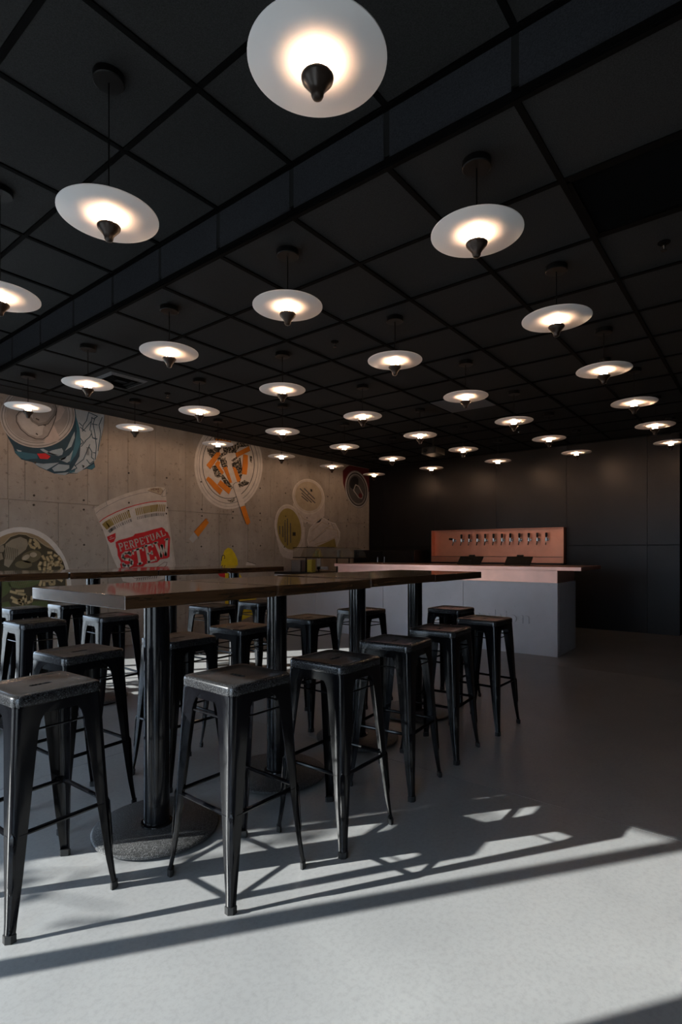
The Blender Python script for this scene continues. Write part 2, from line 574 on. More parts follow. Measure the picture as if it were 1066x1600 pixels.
def clip_wall(poly):
    f = lambda p, q, t: (p[0] + (q[0] - p[0]) * t, p[1] + (q[1] - p[1]) * t)
    poly = clip(poly, lambda p: p[1] <= ZTOP, lambda p, q: f(p, q, (ZTOP - p[1]) / (q[1] - p[1])))
    if poly:
        poly = clip(poly, lambda p: p[0] <= UEND, lambda p, q: f(p, q, (UEND - p[0]) / (q[0] - p[0])))
    if poly:
        poly = clip(poly, lambda p: p[0] >= CONC_U + 0.002, lambda p, q: f(p, q, (CONC_U + 0.002 - p[0]) / (q[0] - p[0])))
    return poly

class Mural:
    """one painted motif; coordinates are traced in a crop (x0, y0, scale) of the photograph and laid on the wall"""
    def __init__(self, name, label, x0, y0, sc):
        self.x0, self.y0, self.sc = x0, y0, sc
        self.root = tag(empty(name, (0, WALL_V - 0.002, 0)), label, 'mural', 'motifs painted on the concrete wall')
        self.layer = 0

    def w(self, p):
        return on_wall(self.x0 + p[0] * self.sc, self.y0 + p[1] * self.sc)

    def sheet(self, name, polys, mat, y):
        mb = MB()
        for poly in polys:
            pts = clip_wall([self.w(p) for p in poly])
            if len(pts) >= 3:
                mb.add([(u, y, z) for u, z in pts], [tuple(range(len(pts)))])
        if mb.f:
            return put(name, mb.mesh(name, mat), self.root)

    def polys(self, name, polys, mat, joined=False):
        """each outline a piece of its own; lettering made of several strokes stays joined"""
        self.layer += 1
        y = -0.0005 * self.layer
        for group in ([polys] if joined else [[p] for p in polys]):
            self.sheet(name, group, mat, y)

    def ell(self, cx, cy, rx, ry, rot=0, n=48):
        c, s = math.cos(math.radians(rot)), math.sin(math.radians(rot))
        return [(cx + rx * math.cos(t) * c - ry * math.sin(t) * s, cy + rx * math.cos(t) * s + ry * math.sin(t) * c)
                for t in (2 * PI * i / n for i in range(n))]

    def ribbon(self, pts, w):
        """quads along a polyline"""
        out = []
        for i in range(len(pts) - 1):
            a, b = Vector(pts[i]), Vector(pts[i + 1])
            dd = b - a
            if dd.length < 1e-6:
                continue
            n = Vector((-dd.y, dd.x)).normalized() * w / 2
            e = dd.normalized() * w * 0.2
            out.append([tuple(a - e + n), tuple(b + e + n), tuple(b + e - n), tuple(a - e - n)])
        return out

    def strokes(self, name, lines, w, mat, tiny=False):
        self.layer += 1
        y = -0.0005 * self.layer
        if tiny:                                   # print too small to pick apart
            o = self.sheet(name, [q for l in lines for q in self.ribbon(l, w)], mat, y)
            if o:
                o['kind'] = 'stuff'
        else:
            for l in lines:
                self.sheet(name, self.ribbon(l, w), mat, y)

    def ring(self, name, cx, cy, rx, ry, w, mat, rot=0):
        e = self.ell(cx, cy, rx, ry, rot, 56)
        self.strokes(name, [e + [e[0]]], w, mat)

P = dict(white=paint('white', (0.60, 0.57, 0.54)), offwhite=paint('off_white', (0.52, 0.48, 0.44)), grey=paint('grey', (0.30, 0.295, 0.30)),
         lgrey=paint('light_grey', (0.42, 0.425, 0.44)), mgrey=paint('mid_grey', (0.22, 0.22, 0.225)), dgrey=paint('dark_grey', (0.07, 0.07, 0.072)),
         black=paint('black', (0.015, 0.015, 0.017)), navy=paint('navy', (0.012, 0.05, 0.085)), teal=paint('teal', (0.03, 0.13, 0.20)),
         lblue=paint('light_blue', (0.34, 0.42, 0.50)), pblue=paint('pale_blue', (0.26, 0.36, 0.45)), red=paint('red', (0.55, 0.02, 0.03)),
         pink=paint('pinkish_grey', (0.44, 0.40, 0.40)), orange=paint('orange', (0.62, 0.20, 0.015)), dorange=paint('dark_orange', (0.42, 0.12, 0.012)),
         gold=paint('gold', (0.30, 0.23, 0.07)), brown=paint('broth_brown', (0.30, 0.22, 0.13)), dolive=paint('dark_olive', (0.055, 0.048, 0.03)),
         olive=paint('olive', (0.14, 0.12, 0.07)), green=paint('leaf_green', (0.08, 0.105, 0.04)), noodle=paint('noodle', (0.46, 0.36, 0.20)),
         mushroom=paint('mushroom', (0.26, 0.22, 0.16)), yellow=paint('yellow', (0.72, 0.56, 0.02)), sauce=paint('sauce_yellow', (0.27, 0.215, 0.065)),
         cuptan=paint('tan', (0.40, 0.34, 0.25)), film=paint('clear_plastic_grey', (0.50, 0.46, 0.44)), maroon=paint('maroon', (0.09, 0.012, 0.015)),
         ash=speckle('ash', (0.02, 0.018, 0.016), (0.42, 0.38, 0.32), 38, 0.55))

# crushed drink can
m = Mural('crushed_can_art', 'painted crushed blue drink can with grey lid on concrete wall', 0, 610, 180 / 1066)
m.polys('can_body', [[(40, 330), (50, 390), (80, 450), (120, 520), (140, 580), (200, 640), (300, 665), (360, 710), (430, 740), (500, 770), (590, 785), (640, 770), (715, 768), (740, 745), (800, 725), (850, 735), (880, 710), (870, 660), (900, 600), (940, 430), (960, 330), (968, 200), (940, 150), (400, 100)]], P['navy'])
m.polys('crumpled_side', [[(685, 100), (970, 150), (962, 250), (955, 350), (935, 430), (905, 590), (880, 650), (800, 710), (715, 765), (640, 762), (690, 690), (735, 610), (748, 480), (735, 350), (705, 250)]], P['lblue'])
m.polys('blue_facet', [[(370, 545), (400, 540), (470, 580), (545, 600), (450, 592), (395, 565)], [(480, 555), (570, 535), (585, 560), (575, 595), (540, 608), (430, 580)],
                       [(300, 668), (400, 680), (545, 668), (480, 708), (430, 735), (360, 705)], [(480, 722), (540, 682), (640, 692), (640, 720), (600, 745), (500, 750)],
                       [(545, 640), (640, 600), (700, 520), (720, 470), (715, 560), (670, 640), (620, 670)], [(500, 770), (590, 762), (640, 755), (600, 785)],
                       [(625, 520), (660, 440), (690, 380), (690, 440), (660, 520), (600, 560)], [(150, 545), (200, 560), (190, 575), (165, 565)],
                       [(560, 630), (620, 610), (600, 635), (560, 650)]], P['pblue'])
m.polys('teal_facet', [[(130, 560), (340, 590), (350, 630), (230, 640), (180, 620)], [(690, 200), (735, 350), (748, 480), (700, 600), (640, 680), (690, 500), (710, 380)], [(800, 720), (870, 680), (875, 715), (845, 732)],
                       [(640, 745), (700, 720), (690, 755), (645, 765)]], P['teal'])
m.polys('red_mark', [[(340, 585), (420, 583), (465, 612), (440, 636), (370, 632)]], P['red'])
m.strokes('crease', [[(820, 200), (800, 280), (770, 320), (760, 370)], [(850, 250), (830, 370)], [(880, 250), (860, 310), (880, 420), (890, 520), (880, 640)],
                     [(945, 250), (915, 320), (930, 400), (905, 560)], [(820, 205), (900, 240), (870, 265), (845, 250)], [(760, 380), (790, 350), (840, 290)], [(840, 370), (855, 440), (890, 455)], [(740, 340), (790, 380)],
                     [(785, 470), (830, 430), (845, 400)], [(830, 500), (800, 570), (770, 640), (690, 700)], [(820, 520), (850, 570), (845, 620), (870, 640)], [(750, 520), (790, 470)],
                     [(800, 640), (830, 680), (870, 650)], [(690, 690), (710, 720), (660, 745)], [(760, 690), (770, 720)], [(740, 440), (770, 480), (745, 500)], [(850, 310), (900, 320)], [(860, 440), (900, 450)], [(860, 575), (885, 580)], [(730, 300), (760, 330)]], 7, P['navy'])
m.strokes('crease_tick', [[(800, 530 + 12 * k), (822, 536 + 12 * k)] for k in range(6)], 5, P['black'], True)
m.polys('lid', [m.ell(345, 235, 347, 297)], P['lgrey'])
m.ring('lid_rim', 345, 235, 330, 280, 10, P['mgrey'])
m.polys('lid_panel', [m.ell(340, 232, 288, 244)], P['grey'])
m.ring('lid_groove', 342, 233, 300, 254, 8, P['mgrey'])
m.polys('lid_shine', [[(400, 478), (495, 320), (550, 440), (535, 470), (430, 488)], [(500, 200), (560, 130), (600, 180), (560, 260), (505, 300)]], P['pink'])
m.strokes('mouth_outline', [[(500, 140), (522, 190), (510, 260), (480, 340), (440, 420), (395, 452), (330, 450), (260, 420), (190, 360), (150, 290), (148, 235), (175, 200), (260, 185), (330, 190)]], 8, P['dgrey'])
m.polys('mouth_panel', [[(160, 240), (200, 205), (300, 200), (300, 260), (340, 310), (415, 320), (395, 350), (390, 410), (345, 430), (270, 405), (200, 345), (165, 290)]], P['lgrey'])
m.strokes('pull_tab', [[(490, 140), (515, 175), (500, 220), (430, 300), (350, 315), (300, 285), (275, 250)]], 22, P['mgrey'])
m.strokes('pull_tab_edge', [[(505, 130), (523, 175), (510, 225), (440, 312), (350, 328)]], 7, P['dgrey'])
m.polys('tab_hole', [m.ell(355, 245, 55, 40, 10)], P['grey'])
m.strokes('tab_detail', [[(330, 262), (356, 274)], [(400, 320), (420, 326)], [(330, 400), (345, 410)]], 12, P['dgrey'])

# bowl of noodles
m = Mural('noodle_bowl_art', 'painted white bowl of noodles and greens on concrete wall', 0, 810, 130 / 1066)
m.polys('bowl_rim', [m.ell(262, 880, 652, 770)], P['white'])
m.polys('broth', [m.ell(256, 880, 602, 706)], P['brown'])
m.polys('filling', [[(-330, 700), (-200, 480), (0, 350), (60, 320), (130, 240), (240, 205), (330, 215), (390, 250), (460, 265), (520, 320), (600, 370), (690, 410), (740, 460), (810, 560), (835, 640), (840, 900), (800, 1150), (600, 1400), (200, 1500), (-200, 1350), (-340, 1000)]], P['dolive'])
m.polys('mushroom', [[(70, 330), (150, 270), (260, 235), (340, 270), (360, 330), (330, 400), (200, 500), (110, 630), (50, 600), (60, 450)], [(-60, 380), (40, 340), (60, 390), (40, 430), (-60, 440)], [(-80, 470), (20, 440), (40, 520), (-60, 560)]], P['mushroom'])
m.strokes('mushroom_gill', [[(90 + 22 * k, 360 + 6 * k), (60 + 26 * k, 520 + 4 * k)] for k in range(7)], 7, P['dolive'])
m.polys('dumpling', [m.ell(400, 490, 130, 75, -15), m.ell(300, 590, 110, 50, 0)], P['olive'])
m.polys('dumpling_shine', [m.ell(330, 500, 55, 30, -30), m.ell(425, 465, 45, 32, 0)], P['cuptan'])
m.polys('leaf_green', [[(100, 820), (180, 770), (520, 760), (500, 830), (420, 870), (240, 900), (130, 880)], [(-80, 820), (90, 800), (150, 880), (100, 960), (-60, 1080)], [(400, 1060), (600, 1060), (640, 1130), (560, 1220), (420, 1200)], [(-60, 1090), (110, 1060), (150, 1160), (0, 1230)], [(200, 1120), (390, 1100), (400, 1250), (230, 1260)]], P['green'])
m.strokes('leaf_vein', [[(130 + 26 * k, 890), (170 + 28 * k, 775)] for k in range(8)] + [[(240, 850), (480, 800)]], 5, P['olive'])
nood = [[(540, 480), (575, 540), (570, 620), (560, 660)], [(600, 490), (625, 560), (610, 650)], [(640, 480), (670, 530), (640, 600), (640, 660)], [(520, 560), (495, 610), (510, 660)], [(690, 470), (740, 490), (780, 550), (700, 570), (660, 600)],
        [(700, 600), (760, 590), (800, 620), (780, 660)], [(390, 270), (375, 320), (400, 365), (445, 380)], [(430, 270), (480, 320), (505, 380)], [(440, 320), (470, 360)], [(610, 440), (660, 440)],
        [(505, 860), (530, 790), (580, 770)], [(560, 860), (565, 800), (620, 800)], [(640, 780), (690, 790), (690, 840), (640, 845), (630, 800)], [(130, 935), (220, 960), (320, 980)], [(140, 1010), (230, 1060), (280, 1040), (330, 990)], [(200, 930), (300, 930)], [(160, 1060), (240, 1090), (290, 1100)],
        [(320, 1000), (330, 1090), (400, 1060), (410, 1000)], [(240, 1040), (270, 1100)], [(700, 680), (760, 700), (800, 760)], [(720, 760), (790, 800)]]
m.strokes('noodle_shadow', nood, 44, P['olive'])
m.strokes('noodle', nood, 30, P['noodle'])
m.strokes('broth_line', [[(0, 350), (60, 310), (130, 235), (240, 200), (330, 208), (400, 245), (470, 255), (500, 290), (570, 345), (650, 370), (720, 440)]], 6, P['cuptan'])

# the big stew cup
m = Mural('stew_cup_art', 'painted tilted instant noodle cup with red lettering on concrete wall', 140, 750, 150 / 1066)
m.polys('cup_body', [[(50, 320), (70, 385), (150, 560), (250, 850), (320, 1000), (370, 1125), (520, 1150), (720, 1130), (880, 1080), (955, 945), (905, 620), (870, 350), (850, 200), (852, 110), (832, 85), (750, 74), (600, 95), (400, 150), (200, 230), (100, 285)]], P['offwhite'])
m.polys('cup_front', [[(110, 465), (150, 560), (250, 850), (320, 1000), (370, 1125), (520, 1150), (720, 1130), (880, 1080), (930, 930), (885, 620), (855, 350), (848, 238), (750, 235), (600, 258), (400, 313), (200, 402)]], P['white'])
m.strokes('rim_line', [[(70, 372), (110, 335), (200, 285), (330, 220), (450, 178), (560, 148), (660, 132)], [(180, 235), (195, 290)], [(850, 110), (845, 180), (800, 185), (815, 130), (840, 95)]], 5, P['mgrey'])
m.polys('lid_flap', [[(645, 118), (680, 90), (790, 85), (815, 115), (790, 165), (720, 140)]], P['cuptan'])
m.strokes('flap_line', [[(645, 118), (720, 142), (790, 166), (815, 115)]], 4, P['maroon'])
m.strokes('flap_text', [[(682, 98), (684, 118)], [(698, 95), (699, 116)], [(682, 108), (699, 106)], [(708, 95), (709, 116)], [(708, 96), (722, 94)], [(708, 105), (720, 104)], [(709, 116), (722, 115)],
                        [(732, 94), (733, 114)], [(732, 95), (745, 97), (745, 103), (733, 105)], [(738, 105), (748, 113)], [(756, 93), (757, 112)], [(756, 94), (770, 92)], [(757, 103), (768, 102)], [(757, 112), (771, 110)], [(752, 122), (760, 138), (770, 122)]], 4, P['maroon'], True)
arc = lambda t, pts: None
def along(pts, t):
    n = len(pts) - 1
    k = min(int(t * n), n - 1)
    f = t * n - k
    a, b = pts[k], pts[k + 1]
    return (a[0] + (b[0] - a[0]) * f, a[1] + (b[1] - a[1]) * f), (b[0] - a[0], b[1] - a[1])
RED_LINE = [(110, 465), (150, 432), (200, 402), (300, 353), (400, 313), (500, 282), (600, 258), (680, 244), (750, 235), (850, 237)]
m.strokes('red_line', [RED_LINE], 9, P['red'])
ticks, small = [], []
NT = 44
for k in range(NT):
    if 21 <= k <= 23:
        continue
    (x, y), (dx, dy) = along(RED_LINE, (k + 0.5) / NT)
    L = math.hypot(dx, dy)
    nx, ny = -dy / L, dx / L
    nx, ny = nx * 0.9 + 0.12 * (0.5 - k / NT) * 2, ny
    ticks.append([(x + nx * 38, y + ny * 38), (x + nx * 112, y + ny * 112)])
    small.append([(x + nx * 132, y + ny * 132), (x + nx * 162, y + ny * 162)])
m.strokes('gold_tick', ticks, 11, P['gold'])
m.strokes('small_tick', small, 9, P['mgrey'], True)
m.polys('red_badge', [[(190, 630), (285, 588), (287, 645), (265, 688), (232, 698), (205, 675)]], P['red'])
m.strokes('badge_text', [[(222, 640), (245, 630)], [(218, 662), (272, 642)]], 7, P['pink'], True)
m.polys('red_logo_field', [[(285, 690), (330, 665), (400, 650), (480, 625), (500, 600), (600, 580), (700, 550), (800, 525), (830, 545), (840, 570), (865, 580), (890, 640), (885, 850), (860, 870), (780, 880), (750, 912), (620, 932), (590, 962), (470, 968), (430, 988), (350, 988), (335, 935), (350, 920), (310, 840), (305, 770), (290, 740)],
                           [(315, 978), (870, 962), (870, 1000), (315, 1010)]], P['red'])

# slab-serif capitals as strokes in a unit cell: (x0, y0, x1, y1, half width)
GL = {
 'P': [[(.22, 0), (.22, 1)], [(.22, .96), (.66, .96), (.82, .84), (.82, .62), (.66, .5), (.22, .5)], [(.05, .03), (.42, .03)], [(.05, .97), (.3, .97)]],
 'E': [[(.22, 0), (.22, 1)], [(.05, .95), (.85, .95)], [(.22, .5), (.66, .5)], [(.05, .05), (.88, .05)], [(.86, .98), (.86, .8)], [(.88, .02), (.88, .22)], [(.66, .6), (.66, .4)]],
 'R': [[(.22, 0), (.22, 1)], [(.22, .96), (.64, .96), (.8, .85), (.8, .66), (.64, .54), (.22, .54)], [(.5, .54), (.84, .05)], [(.05, .03), (.42, .03)], [(.72, .03), (.98, .03)], [(.05, .97), (.3, .97)]],
 'T': [[(.5, 0), (.5, 1)], [(.04, .95), (.96, .95)], [(.06, .98), (.06, .74)], [(.94, .98), (.94, .74)], [(.3, .03), (.7, .03)]],
 'U': [[(.2, 1), (.2, .25), (.34, .06), (.62, .06), (.78, .25), (.78, 1)], [(.04, .97), (.38, .97)], [(.62, .97), (.95, .97)]],
 'A': [[(.12, 0), (.48, 1)], [(.52, 1), (.88, 0)], [(.28, .32), (.72, .32)], [(0, .03), (.3, .03)], [(.7, .03), (1, .03)]],
 'L': [[(.25, 0), (.25, 1)], [(.06, .97), (.46, .97)], [(.06, .05), (.88, .05)], [(.88, .02), (.88, .3)]],
 'S': [[(.84, .78), (.72, .93), (.45, .97), (.2, .88), (.14, .70), (.3, .55), (.68, .44), (.86, .28), (.78, .1), (.5, .02), (.24, .07), (.12, .24)], [(.86, .98), (.86, .68)], [(.1, .02), (.1, .34)]],
 'W': [[(.12, 1), (.32, 0)], [(.32, 0), (.5, .72)], [(.5, .72), (.70, 0)], [(.70, 0), (.9, 1)], [(0, .97), (.28, .97)], [(.74, .97), (1, .97)]],
}

def glyph_polys(m, ch, bl, br, tr, tl, w):
    def q(x, y):
        a = (bl[0] + (br[0] - bl[0]) * x, bl[1] + (br[1] - bl[1]) * x)
        b = (tl[0] + (tr[0] - tl[0]) * x, tl[1] + (tr[1] - tl[1]) * x)
        return (a[0] + (b[0] - a[0]) * y, a[1] + (b[1] - a[1]) * y)
    out = []
    for line in GL[ch]:
        thin = len(line) == 2 and (line[0][1] == line[1][1] or abs(line[0][1] - line[1][1]) < 0.35)
        out += m.ribbon([q(*p) for p in line], w * (0.62 if thin else 1.0))
    return out

word = []
for k, ch in enumerate('PERPETUAL'):
    t0, t1 = (k + 0.06) / 9, (k + 0.94) / 9
    B = lambda t: (330 + 522 * t, 795 - 186 * t + 14 * math.sin(PI * t))
    A_ = lambda t: (308 + 520 * t, 708 - 158 * t + 10 * math.sin(PI * t))
    m.sheet('letter', glyph_polys(m, ch, B(t0), B(t1), A_(t1), A_(t0), 13), P['white'], -0.0005 * (m.layer + 1))
m.layer += 1
for name, ch, bl, br, tr, tl, w in (('letter_s', 'S', (360, 972), (498, 945), (460, 785), (338, 822), 40), ('letter_t', 'T', (492, 958), (622, 910), (592, 738), (466, 782), 38),
                                    ('letter_e', 'E', (632, 925), (752, 892), (702, 700), (600, 730), 36), ('letter_w', 'W', (750, 868), (884, 824), (872, 648), (708, 700), 34)):
    m.sheet('letter', glyph_polys(m, ch, bl, br, tr, tl, w * 0.85), P['white'], -0.0005 * m.layer)
m.strokes('oval_outline', [[(470, 1075), (540, 1050), (700, 1000), (830, 910), (858, 915), (850, 945), (720, 1060), (600, 1085), (500, 1092), (470, 1075)]], 4, P['maroon'])
m.strokes('base_tick', [[(520 + 24 * k, 1118 - 3 * k), (527 + 24 * k, 1092 - 3 * k)] for k in range(10)], 7, P['dgrey'], True)

# plate used as an ashtray
m = Mural('ashtray_art', 'painted white plate full of orange cigarette butts on concrete wall', 290, 670, 140 / 1066)
m.polys('plate', [m.ell(510, 430, 406, 526)], P['white'])
m.ring('plate_groove', 510, 425, 350, 462, 7, P['mgrey'])
m.ring('plate_groove', 508, 420, 308, 410, 8, P['dgrey'])
m.ring('plate_groove', 512, 430, 378, 496, 4, P['grey'])
m.polys('plate_well', [m.ell(508, 415, 300, 398)], P['white'])
m.polys('ash_patch', [[(255, 230), (330, 240), (360, 160), (330, 100), (520, 110), (740, 170), (760, 210), (640, 220), (600, 270), (640, 330), (560, 400), (490, 300), (440, 330), (390, 380), (300, 340), (260, 290)],
                      [(310, 450), (360, 430), (440, 540), (520, 640), (560, 700), (540, 760), (490, 700), (430, 600), (350, 570)], [(540, 420), (650, 340), (680, 520), (640, 650), (590, 560)],
                      [(620, 660), (700, 610), (760, 640), (740, 665), (640, 700)], [(480, 845), (530, 850), (590, 815), (580, 860), (540, 880)], [(400, 360), (480, 340), (500, 460), (440, 480)], [(760, 320), (790, 330), (785, 410), (765, 390)]], P['ash'])
m.polys('butt_paper', [[(540, 150), (605, 158), (590, 190), (520, 185)], [(395, 245), (440, 225), (450, 280), (410, 300)], [(500, 290), (590, 285), (600, 335), (500, 400), (470, 360)], [(440, 730), (480, 760), (440, 800), (400, 780)], [(540, 720), (575, 690), (560, 770), (515, 775)],
                       [(360, 600), (420, 570), (430, 640), (370, 650)], [(670, 540), (725, 545), (720, 575), (680, 565)]], P['white'])
m.polys('cigarette_butt', [[(355, 118), (540, 150), (520, 187), (348, 167)], [(245, 430), (390, 250), (415, 300), (290, 475)], [(345, 420), (380, 375), (412, 400), (400, 440), (455, 520), (430, 547)], [(445, 460), (490, 450), (552, 640), (525, 645)],
                           [(560, 450), (600, 470), (655, 610), (620, 640), (590, 600)], [(590, 290), (755, 205), (768, 255), (605, 337)], [(690, 300), (740, 315), (740, 430), (725, 547), (668, 540)], [(240, 600), (265, 568), (300, 590), (440, 730), (410, 782), (330, 710)], [(412, 608), (542, 720), (515, 777), (378, 660)]], P['orange'])
m.strokes('butt_shadow', [[(250, 435), (290, 478), (410, 305)], [(245, 605), (335, 715), (410, 785)], [(380, 662), (515, 778)], [(595, 295), (608, 338), (768, 258)], [(668, 540), (685, 310)], [(445, 465), (525, 645)]], 7, P['dorange'])
m.polys('long_cigarette', [[(500, 425), (545, 425), (612, 640), (560, 668)], [(560, 682), (615, 655), (705, 912), (640, 930)]], P['white'])
m.polys('long_cigarette_filter', [[(650, 932), (705, 914), (768, 1110), (738, 1146), (714, 1130)]], P['orange'])
m.strokes('long_cigarette_edge', [[(560, 682), (640, 930), (714, 1130)], [(560, 668), (590, 640), (612, 640)]], 6, P['dgrey'])

m = Mural('cigarette_butt_art', 'painted single orange cigarette butt below the ashtray plate', 290, 670, 140 / 1066)
m.polys('filter', [[(100, 1228), (240, 1068), (278, 1115), (150, 1284)]], P['orange'])
m.polys('paper_end', [[(38, 1312), (98, 1232), (145, 1290), (85, 1358)]], P['lgrey'])
m.strokes('filter_shadow', [[(102, 1224), (240, 1070), (262, 1080)]], 9, P['dorange'])

# three little sauce tubs
def text_lines(m, lines, mat):
    out = []
    for (x0, y0), (x1, y1), n in lines:
        for k in range(n):
            a, b = (k + 0.08) / n, (k + 0.86) / n
            out.append([(x0 + (x1 - x0) * a, y0 + (y1 - y0) * a), (x0 + (x1 - x0) * b, y0 + (y1 - y0) * b)])
    return out
K = 170 / 1066
m = Mural('crumpled_tub_art', 'painted crumpled clear sauce tub with a yellow corner', 420, 720, K)
m.polys('tub', [[(378, 780), (400, 665), (450, 610), (525, 555), (600, 600), (650, 615), (695, 700), (692, 765), (660, 850), (480, 850), (390, 830)]], P['film'])
m.polys('tub_sauce', [[(470, 840), (560, 800), (645, 760), (662, 850)]], P['sauce'])
m.strokes('tub_fold', [[(400, 800), (480, 740), (560, 660), (640, 620)], [(420, 690), (520, 600), (600, 640)], [(560, 660), (670, 680), (680, 760)], [(450, 820), (560, 790), (650, 750)]], 6, P['cuptan'])
m.strokes('tub_outline', [[(378, 780), (400, 665), (450, 610), (525, 555), (600, 600), (650, 615), (695, 700), (692, 765), (665, 840)], [(378, 780), (390, 830)]], 8, P['white'])
m.strokes('tub_crease', [[(430, 790), (500, 730), (560, 680)], [(610, 610), (640, 670)]], 5, P['mgrey'])
m = Mural('tan_tub_art', 'painted tan sauce tub with printed lid, uppermost of three', 420, 720, K)
m.polys('tub', [[(235, 420), (255, 520), (330, 600), (420, 625), (500, 600), (545, 540), (550, 350), (400, 300)]], P['film'])
m.polys('lid', [m.ell(388, 350, 156, 176, -20)], P['offwhite'])
m.polys('lid_face', [m.ell(388, 348, 128, 146, -20)], P['cuptan'])
m.ring('lid_ring', 388, 350, 150, 170, 8, P['white'], -20)
m.ring('lid_ring', 388, 350, 134, 152, 4, P['film'], -20)
m.strokes('lid_print', text_lines(m, [((345, 270), (450, 375), 9), ((305, 272), (455, 415), 12), ((320, 315), (420, 410), 9), ((320, 345), (385, 400), 5)], None), 10, P['dgrey'], True)
m.polys('lid_mark', [[(405, 275), (425, 280), (425, 305), (408, 302)]], P['black'])
m.strokes('tub_rib', [[(290, 510), (340, 570), (420, 600)], [(270, 480), (300, 540)], [(440, 600), (500, 570)]], 5, P['cuptan'])
m = Mural('yellow_tub_art', 'painted yellow sauce tub with printed lid, lowest of three', 420, 720, K)
m.polys('tub', [[(75, 760), (110, 900), (140, 945), (220, 965), (310, 940), (355, 830), (355, 650), (200, 600)]], P['film'])
m.polys('lid', [m.ell(200, 660, 142, 236, -8)], P['film'])
m.polys('lid_face', [m.ell(200, 668, 116, 204, -8)], P['sauce'])
m.ring('lid_ring', 200, 662, 136, 230, 8, P['white'], -8)
m.strokes('lid_print', text_lines(m, [((212, 610), (214, 805), 10), ((182, 565), (182, 830), 13), ((158, 600), (160, 800), 9), ((135, 640), (138, 750), 5), ((105, 640), (108, 720), 4)], None), 10, P['dgrey'], True)
m.polys('lid_mark', [[(232, 700), (262, 700), (262, 735), (232, 735)]], P['black'])
m = Mural('dark_can_art', 'painted dark can top in the corner beside the black wall', 420, 720, K)
m.polys('can_body', [[(725, 100), (760, 60), (820, 30), (960, 20), (1000, 100), (1000, 300), (860, 330), (760, 330), (728, 220)]], P['maroon'])
m.polys('can_lid', [m.ell(862, 280, 112, 186, -10)], P['mgrey'])
m.ring('can_rim', 862, 280, 104, 174, 7, P['lgrey'], -10)
m.ring('can_rim', 862, 280, 94, 160, 9, P['black'], -10)
m.polys('can_panel', [m.ell(862, 280, 82, 140, -10)], P['dgrey'])
m.polys('can_mouth', [m.ell(835, 215, 42, 62, 15)], P['black'])
m.strokes('can_tab', [[(850, 235), (830, 290), (880, 360), (910, 370), (920, 330), (880, 250), (850, 235)]], 10, P['grey'])
m.polys('can_tab_hole', [m.ell(897, 342, 18, 24, -20)], P['maroon'])

# yellow figure and paper scrap, mostly behind the tables
m = Mural('yellow_figure_art', 'painted bright yellow rounded figure low on concrete wall', 330, 840, 140 / 1066)
m.polys('figure_body', [[(165, 420), (165, 790), (230, 985), (360, 985), (520, 915), (538, 715), (420, 560), (318, 400)]], P['yellow'])
m.polys('red_collar', [[(70, 420), (165, 415), (165, 475), (105, 462)]], P['red'])
m.polys('figure_head', [[(112, 345), (120, 290), (132, 225), (160, 150), (200, 120), (240, 132), (282, 190), (312, 260), (322, 400), (165, 430), (140, 362)]], P['yellow'])
m.strokes('dark_curl', [[(122, 275), (128, 225), (140, 208), (158, 215), (160, 245), (150, 250)], [(130, 330), (150, 345), (165, 330)]], 8, P['black'])
m = Mural('paper_scrap_art', 'painted small white scrap beside the yellow figure', 330, 840, 140 / 1066)
m.polys('scrap', [[(412, 330), (415, 300), (440, 285), (530, 318), (520, 330)]], P['white'])
m.strokes('scrap_line', [[(430, 285), (530, 316)]], 6, P['black'])

# ------------------------------------------------------------------ bar counter
bar = tag(empty('bar_counter', (6.70, 2.01, 0.0), math.radians(1.5)), 'grey concrete bar counter with brushed copper top and fascia', 'bar')
# local axes: +x towards the back wall, +y along the bar towards the mural wall
BL = WALL_V - 2.01 - 0.03
put('counter_core', box_mesh('counter_core', 0.015, 0.80, 0.012, BL - 0.10, 0, 0.875, M['joint']), bar)
seams = [0.0, 1.21, 2.465, 3.74, BL - 0.10]
for a, b in zip(seams[:-1], seams[1:]):
    put('concrete_panel', box_mesh('concrete_panel', 0.0, 0.05, a + 0.003, b - 0.003, 0.0, 0.884, M['barc'], 0.0015), bar)
put('concrete_end', box_mesh('concrete_end', 0.0505, 0.83, 0.0, 0.05, 0.0, 0.884, M['barc'], 0.0015), bar)
put('copper_fascia', box_mesh('copper_fascia', 0.008, 0.80, 0.008, 3.30, 0.885, 1.035, M['copper'], 0.001), bar)
put('copper_top', box_mesh('copper_top', -0.035, 1.02, -0.27, 3.34, 1.036, 1.08, M['copper'], 0.002), bar)
put('work_top', box_mesh('work_top', 0.0, 0.80, 3.35, BL - 0.10, 0.885, 0.92, M['blackplastic']), bar)

def letter(ch, y_left, width, x_height_z0=0.375):
    c = bpy.data.curves.new('letter', 'FONT')
    c.body = ch
    c.size = 0.215
    c.extrude = 0.014
    o = bpy.data.objects.new('letter_curve', c)
    COL.objects.link(o)
    bpy.context.view_layer.update()
    me = bpy.data.meshes.new_from_object(o)
    bpy.data.objects.remove(o)
    me.materials.clear()
    me.materials.append(M['barc'])
    xs = [v.co.x for v in me.vertices]
    x0, x1 = min(xs), max(xs)
    k = width / (x1 - x0) if width else 1.0
    for v in me.vertices:
        # letter x runs towards -y of the bar, letter y is up, letter depth faces the room
        x, y, z = v.co
        v.co = (-0.001 - z, -(x - x0) * k, y)
    put('letter', me, bar, (0.0, y_left, x_height_z0))
for ch, v, w in (('f', 3.125, 0.05), ('a', 3.064, 0.095), ('s', 2.945, 0.09), ('h', 2.798, 0.10), ('i', 2.655, None), ('o', 2.621, 0.115), ('n', 2.449, 0.10)):
    letter(ch, v - 2.01, w)

